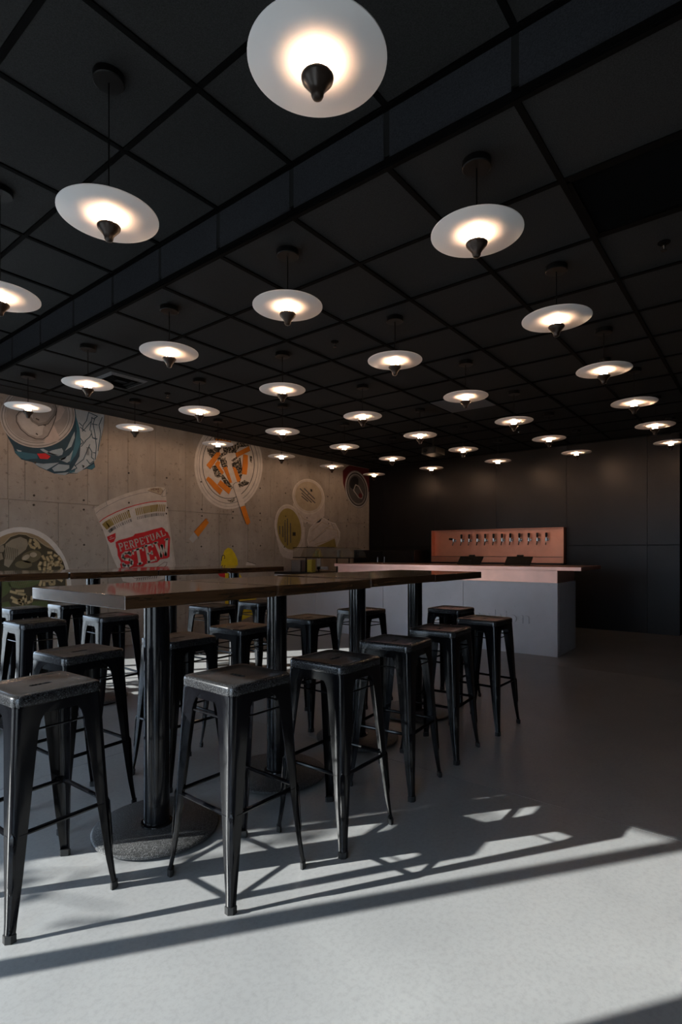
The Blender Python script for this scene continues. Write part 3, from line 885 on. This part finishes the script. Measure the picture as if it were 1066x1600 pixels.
# ------------------------------------------------------------------ copper tap niche
niche = tag(empty('tap_tower', (BACK_U, NV0, NZ0)), 'copper-lined tap box on the dark wall with row of taps', 'tap box')
W_, H_ = NV1 - NV0, NZ1 - NZ0
DEP = 0.15
put('back_sheet', box_mesh('back_sheet', -0.022, -0.012, 0.0, W_, 0.0, H_, M['copper_dark']), niche)
put('top_lip', box_mesh('top_lip', -DEP, -0.012, 0.0, W_, H_ - 0.012, H_, M['copper_dark'], 0.001), niche)
put('side_lip', box_mesh('side_lip', -DEP, -0.012, 0.0, 0.012, 0.0, H_ - 0.012, M['copper_dark'], 0.001), niche)
put('side_lip', box_mesh('side_lip', -DEP, -0.012, W_ - 0.012, W_, 0.0, H_ - 0.012, M['copper_dark'], 0.001), niche)
put('drip_ledge', box_mesh('drip_ledge', -DEP, -0.022, 0.012, W_ - 0.012, 0.0, 0.10, M['copper_dark'], 0.001), niche)
put('ledge_crease_shade', box_mesh('ledge_crease_shade', -DEP + 0.004, -0.0225, 0.012, W_ - 0.012, 0.1005, 0.107, M['blackplastic']), niche)  # added black strip, stands in for the shade in the ledge crease
put('shelf_lip', box_mesh('shelf_lip', -DEP - 0.02, -0.012, 0.0, W_, -0.035, -0.001, M['blackplastic']), niche)
tap_me = MB().tube((-0.022, 0, 0), (-0.085, 0, 0), 0.016, n=12).tube((-0.022, 0, 0), (-0.03, 0, 0), 0.03, n=16).tube((-0.085, 0, 0.03), (-0.085, 0, -0.025), 0.021, n=12).tube((-0.085, 0, -0.015), (-0.125, 0, -0.095), 0.013, 0.011, n=12).mesh('beer_tap', M['chrome'], 40)
tap_handle = MB().lathe([(0.008, 0.0), (0.009, 0.012), (0.019, 0.022), (0.021, 0.08), (0.016, 0.09)], 12).mesh('handle', M['blackplastic'], 40)
tap_vs = [4.769, 4.605, 4.448, 4.286, 4.131, 3.972, 3.813, 3.661, 3.498, 3.332, 3.183, 3.030]
for k, v in enumerate(tap_vs):
    t = put('beer_tap', tap_me, niche, (0, v - NV0, 1.475 - NZ0))
    h = put('handle', tap_handle, t, (-0.085, 0, 0.025))
    if k == 0:
        h.rotation_euler = (math.radians(-85), 0, 0)     # the end tap lies over
        t['label'] = 'tap with its handle lying over sideways'

# cooler doors on the dark wall towards the mural
cooler = tag(empty('back_bar_cooler', (BACK_U - 0.02, 5.35, 0)), 'black back bar cooler with two slim steel handles', 'cooler')
put('cabinet', box_mesh('cabinet', -0.55, 0.0, 0.0, 1.43, 0.0, 1.30, M['blackplastic'], 0.003), cooler)
for a in (0.02, 0.725):
    dr = put('door', box_mesh('door', -0.575, -0.552, a, a + 0.685, 0.06, 1.28, M['panel'], 0.002), cooler)
for y in (0.64, 0.80):
    put('handle', MB().tube((-0.60, y, 0.82), (-0.60, y, 1.16), 0.007, n=8).tube((-0.60, y, 0.86), (-0.574, y, 0.86), 0.005, n=6).tube((-0.60, y, 1.12), (-0.574, y, 1.12), 0.005, n=6).mesh('handle', M['chrome'], 40), cooler)

# ------------------------------------------------------------------ things on the bar
def tablet(loc, label):
    t = tag(empty('order_tablet', loc, math.radians(1.5)), label, 'tablet', 'order tablets on the bar')
    put('foot', MB().lathe([(0.07, 0), (0.07, 0.008), (0.02, 0.012)], 20).mesh('foot', M['blackplastic'], 40), t)
    put('stem', box_mesh('stem', -0.02, 0.02, -0.025, 0.025, 0.008, 0.06, M['blackplastic']), t)
    sc = put('screen_case', box_mesh('screen_case', -0.008, 0.008, -0.175, 0.175, -0.08, 0.08, M['blackplastic'], 0.004), t, (0.0, 0, 0.058), (0, math.radians(48), 0))
    put('card_reader', box_mesh('card_reader', -0.014, 0.006, -0.045, 0.045, 0.08, 0.105, M['blackplastic'], 0.003), sc)
tablet((7.25, 3.39, 1.081), 'black tablet on the copper bar towards the mural wall')
tablet((7.25, 2.69, 1.081), 'black tablet on the copper bar near its free end')

rack = tag(empty('condiment_rack', (6.95, 5.76, 0.921)), 'black rack with clear guard at the mural end of the bar', 'rack')
put('shelf', box_mesh('shelf', -0.18, 0.18, -0.66, 0.66, 0.235, 0.25, M['blackplastic']), rack)
for x in (-0.17, 0.155):
    for y in (-0.30, 0.36):
        put('leg', box_mesh('leg', x, x + 0.015, y, y + 0.015, 0.0, 0.235, M['blackplastic']), rack)
gp = [(-0.63, 0.0)] + [(-0.63 + 0.22 * (1 - math.cos(a)), 0.16 * math.sin(a)) for a in [PI / 2 * k / 6 for k in range(1, 7)]] + [(0.66, 0.16), (0.66, 0.0)]
guard = MB()
for x0, x1 in ((-0.172, -0.168), (0.168, 0.172)):
    n = len(gp)
    guard.add([(x, y, 0.25 + z) for x in (x0, x1) for y, z in gp], [tuple(range(n)), tuple(range(2 * n - 1, n - 1, -1))] + [(i, (i + 1) % n, n + (i + 1) % n, n + i) for i in range(n)])
put('clear_guard', guard.mesh('clear_guard', M['acrylic']), rack)
put('guard_edge', box_mesh('guard_edge', -0.176, -0.164, -0.25, 0.66, 0.408, 0.416, M['blackplastic']), rack)
put('steel_bracket', MB().box(-0.20, -0.185, 0.02, 0.10, 0.05, 0.23).box(-0.20, -0.185, -0.14, 0.10, 0.05, 0.10).mesh('steel_bracket', M['greymetal']), rack)
def tumbler(loc, label):
    t = put('drinking_glass', MB().lathe([(0.030, 0.0), (0.034, 0.002), (0.040, 0.115), (0.038, 0.115), (0.032, 0.008), (0.005, 0.007)], 20).mesh('drinking_glass', M['tumbler'], 40), None, loc)
    tag(t, label, 'glass', 'glasses on the condiment rack')
tumbler((6.88, 5.98, 1.1715), 'clear drinking glass on rack nearer the mural wall')
tumbler((6.88, 5.50, 1.1715), 'clear drinking glass on rack nearer the copper top')
bx = put('steel_caddy', MB().box(-0.09, 0.09, -0.11, 0.11, 0.0, 0.008).box(-0.09, 0.09, -0.11, -0.10, 0.0, 0.20).box(-0.09, 0.09, 0.10, 0.11, 0.0, 0.20).box(-0.09, -0.08, -0.11, 0.11, 0.0, 0.20).box(0.08, 0.09, -0.11, 0.11, 0.0, 0.20).mesh('steel_caddy', M['greymetal']), None, (6.84, 6.32, 0.9215))
tag(bx, 'open grey steel caddy beneath the condiment rack', 'caddy')
cd = put('yellow_carton', box_mesh('yellow_carton', -0.05, 0.05, -0.05, 0.05, 0.0, 0.21, M['yellowcard'], 0.003), None, (6.82, 6.04, 0.9215))
tag(cd, 'small yellow carton beside the grey caddy under the rack', 'carton')

# ------------------------------------------------------------------ high tables
TS = 0.752
top_me = MB().box(-TS / 2, TS / 2, -0.385, 0.385, 1.05, 1.10).mesh('table_top', M['wood'], None, 0.003)
plate_me = MB().box(-0.16, 0.16, -0.16, 0.16, 1.038, 1.05).mesh('mounting_plate', M['iron'])
pole_me = MB().lathe([(0.0565, 0.03), (0.0565, 1.038)], 32).mesh('pole', M['pole'], 40)
collar_me = MB().lathe([(0.072, 0.027), (0.070, 0.036), (0.0575, 0.04)], 32).mesh('collar', M['pole'], 40)
base_me = MB().lathe([(0.268, 0.008), (0.275, 0.012), (0.275, 0.022), (0.266, 0.028), (0.08, 0.031)], 56).mesh('base', M['iron'], 40)
foot_me = MB().lathe([(0.014, 0.0), (0.014, 0.005), (0.007, 0.006), (0.007, 0.012)], 12).mesh('levelling_foot', M['chrome'], 40)
ORD = ['first', 'second', 'third', 'fourth', 'fifth', 'sixth', 'seventh', 'eighth']
def table(u, v, label, group, dz=0.0, rz=0.0):
    t = tag(empty('high_table', (u, v, 0), rz), label, 'table', group)
    put('table_top', top_me, t, (0, 0, dz))
    put('mounting_plate', plate_me, t, (0, 0, dz))
    put('pole', pole_me, t)
    put('collar', collar_me, t)
    b = put('base', base_me, t)
    for k in range(4):
        a = PI / 4 + k * PI / 2 + 0.5
        put('levelling_foot', foot_me, b, (0.235 * math.cos(a), 0.235 * math.sin(a), 0))
ROW1 = [1.42, 2.185, 2.945, 3.70]
ROW2 = [1.57, 2.335, 3.10, 3.885]
for k, u in enumerate(ROW1):
    table(u, 2.195, 'dark wood high table, %s from the street windows in row beside open floor' % ORD[k], 'tables in the open-floor row', [0, 0, 0.004, 0.001][k], [0, 0.004, -0.004, 0][k])
for k, u in enumerate(ROW2):
    table(u, 4.555, 'dark wood high table, %s from the street windows in row by the mural' % ORD[k], 'tables in the mural row', [0.003, 0, 0, 0][k])

# ------------------------------------------------------------------ bar stools
def corner_at(z):
    c = 0.190 + (0.1535 - 0.190) * (z / 0.738)
    if z < 0.12:
        c += 0.006 * ((0.12 - z) / 0.12) ** 2
    return c

def leg_mesh():
    zs = [0.737, 0.722, 0.706, 0.685, 0.66, 0.60, 0.50, 0.40, 0.30, 0.20, 0.12, 0.06, 0.02]
    ws = [0.150, 0.118, 0.098, 0.086, 0.080, 0.074, 0.066, 0.058, 0.050, 0.042, 0.034, 0.028, 0.026]
    rings = []
    for z, w in zip(zs, ws):
        c = corner_at(z)
        r = min(0.024, w * 0.55)
        th = 0.0035
        outer = [(c - w, c), (c - (w + r) / 2, c)]
        inner = [(c - w, c - th), (c - (w + r) / 2, c - th)]
        for k in range(6):
            a = PI / 2 - (PI / 2) * k / 5
            outer.append((c - r + r * math.cos(a), c - r + r * math.sin(a)))
            inner.append((c - r + (r - th) * math.cos(a), c - r + (r - th) * math.sin(a)))
        outer += [(c, c - (w + r) / 2), (c, c - w)]
        inner += [(c - th, c - (w + r) / 2), (c - th, c - w)]
        rings.append([(x, y, z) for x, y in outer] + [(x, y, z) for x, y in reversed(inner)])
    mb = MB()
    mb.rings(rings)
    # pressed stiffening bead along the leg corner
    bead = []
    for z, s in ((0.335, 0.2), (0.325, 1.0), (0.24, 1.0), (0.17, 1.0), (0.14, 0.2)):
        c = corner_at(z) - 0.0062
        q = Vector((c, c, z))
        e, n = Vector((1, -1, 0)).normalized() * 0.010 * s, Vector((1, 1, 0)).normalized() * 0.004 * s
        bead.append([tuple(q - e), tuple(q - e * 0.6 + n), tuple(q + e * 0.6 + n), tuple(q + e)])
    mb.rings(bead)
    return mb.mesh('leg', M['steel'], 35)

def rounded_square(h, r, z, n=6):
    pts = []
    for cx_, cy_, a0 in ((h - r, h - r, 0), (-h + r, h - r, PI / 2), (-h + r, -h + r, PI), (h - r, -h + r, 1.5 * PI)):
        for k in range(n):
            a = a0 + (PI / 2) * k / (n - 1)
            pts.append((cx_ + r * math.cos(a), cy_ + r * math.sin(a), z))
    return pts

def seat_mesh():
    n = 6
    rg = [rounded_square(0.149, 0.030, 0.742), rounded_square(0.1565, 0.034, 0.742), rounded_square(0.1565, 0.034, 0.766), rounded_square(0.155, 0.034, 0.772), rounded_square(0.151, 0.033, 0.776), rounded_square(0.144, 0.031, 0.7780),
          rounded_square(0.134, 0.03, 0.7775), rounded_square(0.122, 0.03, 0.7745), rounded_square(0.09, 0.03, 0.7725)]
    slot = []
    for cx_, a0 in ((0.028, -PI / 2 + PI / 2), (-0.028, PI / 2), (-0.028, PI), (0.028, 1.5 * PI)):
        for k in range(n):
            a = a0 + (PI / 2) * k / (n - 1)
            slot.append((cx_ + 0.012 * math.cos(a), 0.012 * math.sin(a), 0.7715))
    s2 = [(x, y, 0.755) for x, y, z in slot]
    mb = MB()
    mb.rings(rg + [slot, s2], cap0=False, cap1=False)
    return mb.mesh('seat', M['seat'], 50)

def apron_mesh():
    mb = MB()
    mb.rings([rounded_square(0.1525, 0.032, 0.742), rounded_square(0.1535, 0.032, 0.706), rounded_square(0.1500, 0.030, 0.706), rounded_square(0.1490, 0.030, 0.742)], cap0=False, cap1=False)
    return mb.mesh('apron', M['steel'], 40)

def rail_mesh(z, r, flat):
    c = corner_at(z) - 0.004
    inset = 0.022
    mb = MB()
    mb.tube((c - 0.004, -c + inset, z), (c - 0.004, c - inset, z), r, n=8)
    if flat:
        for s in (-1, 1):
            y = s * (c - inset - 0.012)
            mb.box(c - 0.008, c - 0.001, min(y, y + s * 0.03), max(y, y + s * 0.03), z - 0.013, z + 0.013)
    return mb.mesh('footrest' if flat else 'brace', M['steel'], 40)

leg_me, seat_me, apron_me = leg_mesh(), seat_mesh(), apron_mesh()
rest_me, brace_me = rail_mesh(0.325, 0.0085, True), rail_mesh(0.655, 0.004, False)
fc = corner_at(0.02)
shoe_me = MB().rings([[(fc - 0.028, fc + 0.002, z), (fc - 0.01, fc + 0.003, z), (fc + 0.003, fc - 0.01, z), (fc + 0.002, fc - 0.028, z), (fc - 0.008, fc - 0.029, z), (fc - 0.029, fc - 0.008, z)] for z in (0.0, 0.026)]).mesh('rubber_foot', M['rubber'], 40)

def make_stool():
    t = empty('bar_stool', (0, 0, 0))
    put('seat', seat_me, t)
    put('apron', apron_me, t)
    for k in range(4):
        lg = put('leg', leg_me, t, (0, 0, 0), (0, 0, k * PI / 2))
        put('rubber_foot', shoe_me, lg)
        put('footrest', rest_me, t, (0, 0, 0), (0, 0, k * PI / 2))
        put('brace', brace_me, t, (0, 0, 0), (0, 0, k * PI / 2))
    return t

STOOLS = [  # u, v, turn, label
    (0.885, 2.113, 2, 'black steel stool standing sunlit at the window end of open-floor table row'),
    (1.430, 1.655, -1, 'black steel stool on open-floor side, first along the row, legs in the sun'),
    (1.938, 1.568, 1, 'black steel stool on open-floor side of table row, second from the windows'),
    (2.535, 1.625, 6, 'black steel stool on open-floor side of table row, third from the windows'),
    (3.112, 1.660, 5, 'black steel stool on open-floor side of table row, fourth from the windows'),
    (3.770, 1.650, -1, 'black steel stool on open-floor side of table row, fifth from the windows'),
    (4.289, 2.184, 0, 'black steel stool at the bar end of the open-floor table row'),
    (1.297, 2.669, 3, 'black steel stool between the two table rows, on open-floor row, first from windows'),
    (1.858, 2.650, -2, 'black steel stool between the two table rows, on open-floor row, second from windows'),
    (2.389, 2.722, 2, 'black steel stool between the two table rows, on open-floor row, third from windows'),
    (3.033, 2.709, 0, 'black steel stool between the two table rows, on open-floor row, fourth from windows'),
    (3.721, 2.729, -2, 'black steel stool between the two table rows, on open-floor row, fifth from windows'),
    (1.662, 4.055, 1, 'black steel stool between the table rows, on mural row, first from windows'),
    (2.181, 3.985, -2, 'black steel stool between the table rows, on mural row, second from windows'),
    (3.151, 3.989, 2, 'black steel stool between the table rows, on mural row, third from windows'),
    (3.686, 3.945, 0, 'black steel stool between the table rows, on mural row, fourth from windows'),
    (1.982, 5.094, 2, 'black steel stool against the mural side of mural row, first from windows'),
    (2.420, 5.134, -1, 'black steel stool against the mural side of mural row, second from windows'),
]
proto = make_stool()
for k, (u, v, a, lab) in enumerate(STOOLS):
    o = proto if k == 0 else copy_tree(proto)
    o.location = (u, v, 0)
    o.rotation_euler = (0, 0, math.radians(a) + (PI / 2 if k == 1 else 0))
    tag(o, lab, 'stool', 'black steel bar stools')

# ------------------------------------------------------------------ pendant lamps
DISC_Z, DISC_R = 2.717, 0.2075
disc_me = MB().lathe([(DISC_R - 0.002, 0.0), (DISC_R, 0.0015), (DISC_R, 0.0045), (DISC_R - 0.002, 0.006)], 72).mesh('glass_disc', M['frost'], 40)
fin_me = MB().lathe([(r, z - 0.012) for r, z in [(0.001, -0.030), (0.046, -0.029), (0.049, -0.033), (0.047, -0.041), (0.037, -0.053), (0.026, -0.066), (0.0195, -0.078), (0.0185, -0.087), (0.015, -0.094), (0.008, -0.098)]], 32).mesh('finial', M['bronze'], 60)
led_me = MB().lathe([(0.020, -0.0415), (0.027, -0.034), (0.027, -0.012), (0.022, -0.002)], 14).mesh('light_core', M['glow'], 60)
stem_me = MB().lathe([(0.009, 0.006), (0.009, 0.06), (0.004, 0.064)], 12).mesh('stem', M['lampblack'], 40)
can_me = MB().lathe([(0.062, -0.032), (0.066, -0.028), (0.066, 0.0)], 32).mesh('canopy', M['lampblack'], 40)
cord_low = MB().tube((0, 0, 0.06), (0, 0, ZC - 0.03 - DISC_Z), 0.0035, n=8).mesh('cord', M['lampblack'], 60)
cord_high = MB().tube((0, 0, 0.06), (0, 0, ZU - 0.03 - DISC_Z), 0.0028, n=8).mesh('cord', M['lampblack'], 60)
LU = [1.23, 2.345, 3.52, 4.745, 5.965, 7.18, 8.43]
LV = [1.065, 2.265, 3.465, 4.67, 5.89]
COLW = ['fifth', 'fourth', 'third', 'second', 'first']
for i, u in enumerate(LU):
    for j, v in enumerate(LV):
        if i == 0 and j > 2:
            continue
        t = empty('pendant_lamp', (u, v, DISC_Z))
        if i == 0:
            lab = 'frosted disc pendant hung from the high ceiling, %s out from the concrete wall' % COLW[j]
        else:
            lab = 'frosted disc pendant in %s row behind the ceiling step, %s out from concrete wall' % (ORD[i - 1], COLW[j])
        tag(t, lab, 'pendant lamp', 'disc pendant lamps in a grid')
        put('glass_disc', disc_me, t)
        put('finial', fin_me, t)
        put('light_core', led_me, t)
        put('stem', stem_me, t)
        put('cord', cord_high if i == 0 else cord_low, t)
        put('canopy', can_me, t, (0, 0, (ZU if i == 0 else ZC) - DISC_Z - 0.0005))

# ------------------------------------------------------------------ ceiling fittings
def tile_c(i, j):
    return U0 + (i + .5) * T, V0 + (j + .5) * T
# long black return air grille over two modules
g0 = (U0 + T + 0.014, U0 + 2 * T - 0.014, V0 - 2 * T + 0.014, V0 - 0.014)
gr = tag(empty('ceiling_return_vent', ((g0[0] + g0[1]) / 2, (g0[2] + g0[3]) / 2, ZC)), 'large black slatted return air vent in the low ceiling', 'vent')
lx, ly = (g0[1] - g0[0]) / 2, (g0[3] - g0[2]) / 2
put('vent_frame', MB().box(-lx, lx, -ly, -ly + 0.02, 0, 0.02).box(-lx, lx, ly - 0.02, ly, 0, 0.02).box(-lx, -lx + 0.02, -ly, ly, 0, 0.02).box(lx - 0.02, lx, -ly, ly, 0, 0.02).mesh('vent_frame', M['grid']), gr)
put('vent_back', box_mesh('vent_back', -lx, lx, -ly, ly, 0.05, 0.058, M['void']), gr)
slat_me = MB().box(-0.013, 0.013, -ly + 0.02, ly - 0.02, -0.0008, 0.0008).mesh('slat', M['grid'])
for k in range(18):
    put('slat', slat_me, gr, (-lx + 0.035 + k * (2 * lx - 0.07) / 17, 0, 0.022), (0, math.radians(50), 0))
# four-way diffuser
cu, cv = tile_c(1, 7)
df = tag(empty('ceiling_air_diffuser', (cu, cv, ZC)), 'square black air diffuser with grey edges near the mural wall', 'vent')
put('diffuser_plate', box_mesh('diffuser_plate', -T / 2 + 0.013, T / 2 - 0.013, -T / 2 + 0.013, T / 2 - 0.013, 0.008, 0.02, M['tile']), df)
for k, s in enumerate((0.20, 0.145, 0.09)):
    mb = MB()
    mb.rings([rounded_square(s, 0.004, 0.008 - 0.0), rounded_square(s + 0.006, 0.004, 0.008), rounded_square(s - 0.022, 0.004, -0.012), rounded_square(s - 0.026, 0.004, -0.010)], cap0=False, cap1=False)
    put('vane', mb.mesh('vane', M['greytile'] if k == 0 else M['grid']), df)
# lighter access panel
cu, cv = tile_c(6, 3)
ap = tag(put('ceiling_access_panel', box_mesh('access_panel', -T / 2 + 0.013, T / 2 - 0.013, -T / 2 + 0.013, T / 2 - 0.013, -0.004, 0.02, M['greytile'], 0.002), None, (cu, cv, ZC)), 'lighter grey square panel among the black ceiling tiles', 'ceiling panel')
# sprinkler heads
spr = [(2.5, -0.5), (2.45, 3.5), (2.45, 7.5), (9.5, 3.5)]
SPL = ['sprinkler head in low ceiling close to the slatted vent', 'sprinkler head in low ceiling above the open-floor tables', 'sprinkler head in low ceiling near the air diffuser', 'sprinkler head in low ceiling above the bar']
for (i, j), lab in zip(spr, SPL):
    t = tag(empty('ceiling_sprinkler', (U0 + i * T, V0 + j * T, ZC + 0.006)), lab, 'sprinkler', 'ceiling sprinkler heads')
    put('escutcheon', MB().lathe([(0.032, -0.004), (0.034, 0.0)], 20).mesh('escutcheon', M['grid'], 40), t)
    put('sprinkler_body', MB().lathe([(0.010, -0.022), (0.010, -0.003)], 10).tube((0.010, 0, -0.02), (0.003, 0, -0.045), 0.003, n=6).tube((-0.010, 0, -0.02), (-0.003, 0, -0.045), 0.003, n=6).mesh('sprinkler_body', M['chrome'], 40), t)
    put('deflector', MB().lathe([(0.016, -0.048), (0.016, -0.045)], 12).mesh('deflector', M['chrome'], 40), t)
# smoke detector with a red light
t = tag(empty('smoke_detector', (5.50, 1.22, ZC + 0.006)), 'small dark smoke detector with red light on low ceiling', 'detector')
put('detector_body', MB().lathe([(0.03, -0.045), (0.045, -0.035), (0.05, 0.0)], 20).mesh('detector_body', M['blackplastic'], 40), t)
put('indicator', MB().lathe([(0.004, -0.008), (0.007, 0.0)], 8).mesh('indicator', M['redled'], 40), t, (-0.03, -0.02, -0.038))
# projector on a ceiling pole
t = tag(empty('ceiling_projector', (7.33, 4.03, ZC)), 'black projector on a ceiling pole above the bar front', 'projector')
put('ceiling_plate', MB().lathe([(0.06, -0.012), (0.06, 0.0)], 20).mesh('ceiling_plate', M['blackplastic'], 40), t)
put('pole', MB().tube((0, 0, -0.01), (0, 0, -0.22), 0.016, n=12).mesh('pole', M['blackplastic'], 40), t)
pb = put('projector_body', box_mesh('projector_body', -0.15, 0.15, -0.12, 0.12, -0.32, -0.22, M['blackplastic'], 0.01), t)
put('lens', MB().tube((-0.15, 0.05, -0.27), (-0.175, 0.05, -0.27), 0.035, 0.032, n=20).mesh('lens', M['tumbler'], 40), pb)

# ------------------------------------------------------------------ street tree whose twigs dapple the floor
rt = random.Random(11)
tree = tag(empty('street_tree', (-3.3, 6.1, -0.21)), 'young street tree with sparse leaves and an added shade cluster outside the window', 'tree')
put('trunk', MB().tube((0, 0, 0), (0.03, -0.05, 1.9), 0.07, 0.055, n=12).tube((0.03, -0.05, 1.88), (0.0, 0.05, 3.6), 0.055, 0.025, n=10).mesh('trunk', M['bark'], 50), tree)
bm_, lf = MB(), MB()
for k in range(9):
    z0 = 1.85 + 0.10 * k
    a0 = Vector((0.02, -0.03, z0))
    tip = Vector((rt.uniform(0.0, 0.7), -rt.uniform(0.75, 1.35), 2.10 + rt.uniform(0, 0.5)))
    if k >= 5:
        tip = Vector((rt.uniform(-0.9, 0.6), rt.uniform(-0.3, 0.9), 2.9 + rt.uniform(0, 0.9)))
    bm_.tube(a0, tip, 0.014, 0.004, n=6)
    for q in range(16):
        f = rt.uniform(0.45, 1.02)
        p = a0.lerp(tip, f) + Vector((rt.uniform(-.10, .10), rt.uniform(-.10, .10), rt.uniform(-.09, .07)))
        ax = Vector((rt.uniform(-1, 1), rt.uniform(-1, 1), rt.uniform(-.5, .5))).normalized()
        up = Vector((rt.uniform(-1, 1), rt.uniform(-1, 1), rt.uniform(-1, 1))).normalized()
        sd = ax.cross(up).normalized()
        L, Wd = rt.uniform(0.07, 0.12), rt.uniform(0.018, 0.028)
        lf.add([p, p + ax * L * 0.5 + sd * Wd, p + ax * L, p + ax * L * 0.5 - sd * Wd], [(0, 1, 2, 3)])
for q in range(170):  # dense leaf cluster, added out of view to block a strip of sun
    p = Vector((rt.uniform(0.1, 0.5), rt.uniform(-0.99, -0.70), rt.uniform(2.82, 3.6)))
    ax = Vector((rt.uniform(-1, 1), rt.uniform(-1, 1), rt.uniform(-1, 1))).normalized()
    sd = ax.cross(Vector((rt.uniform(-1, 1), rt.uniform(-1, 1), rt.uniform(-1, 1)))).normalized()
    lf.add([p, p + ax * 0.06 + sd * 0.03, p + ax * 0.12, p + ax * 0.06 - sd * 0.03], [(0, 1, 2, 3)])
bm_.tube((0.02, 0.0, 2.7), (0.35, -0.9, 3.3), 0.014, 0.005, n=6)
put('branches', bm_.mesh('branches', M['bark'], 50), tree)
lv = put('foliage_and_shade_cluster', lf.mesh('foliage_and_shade_cluster', M['leaf']), tree)
lv['kind'] = 'stuff'
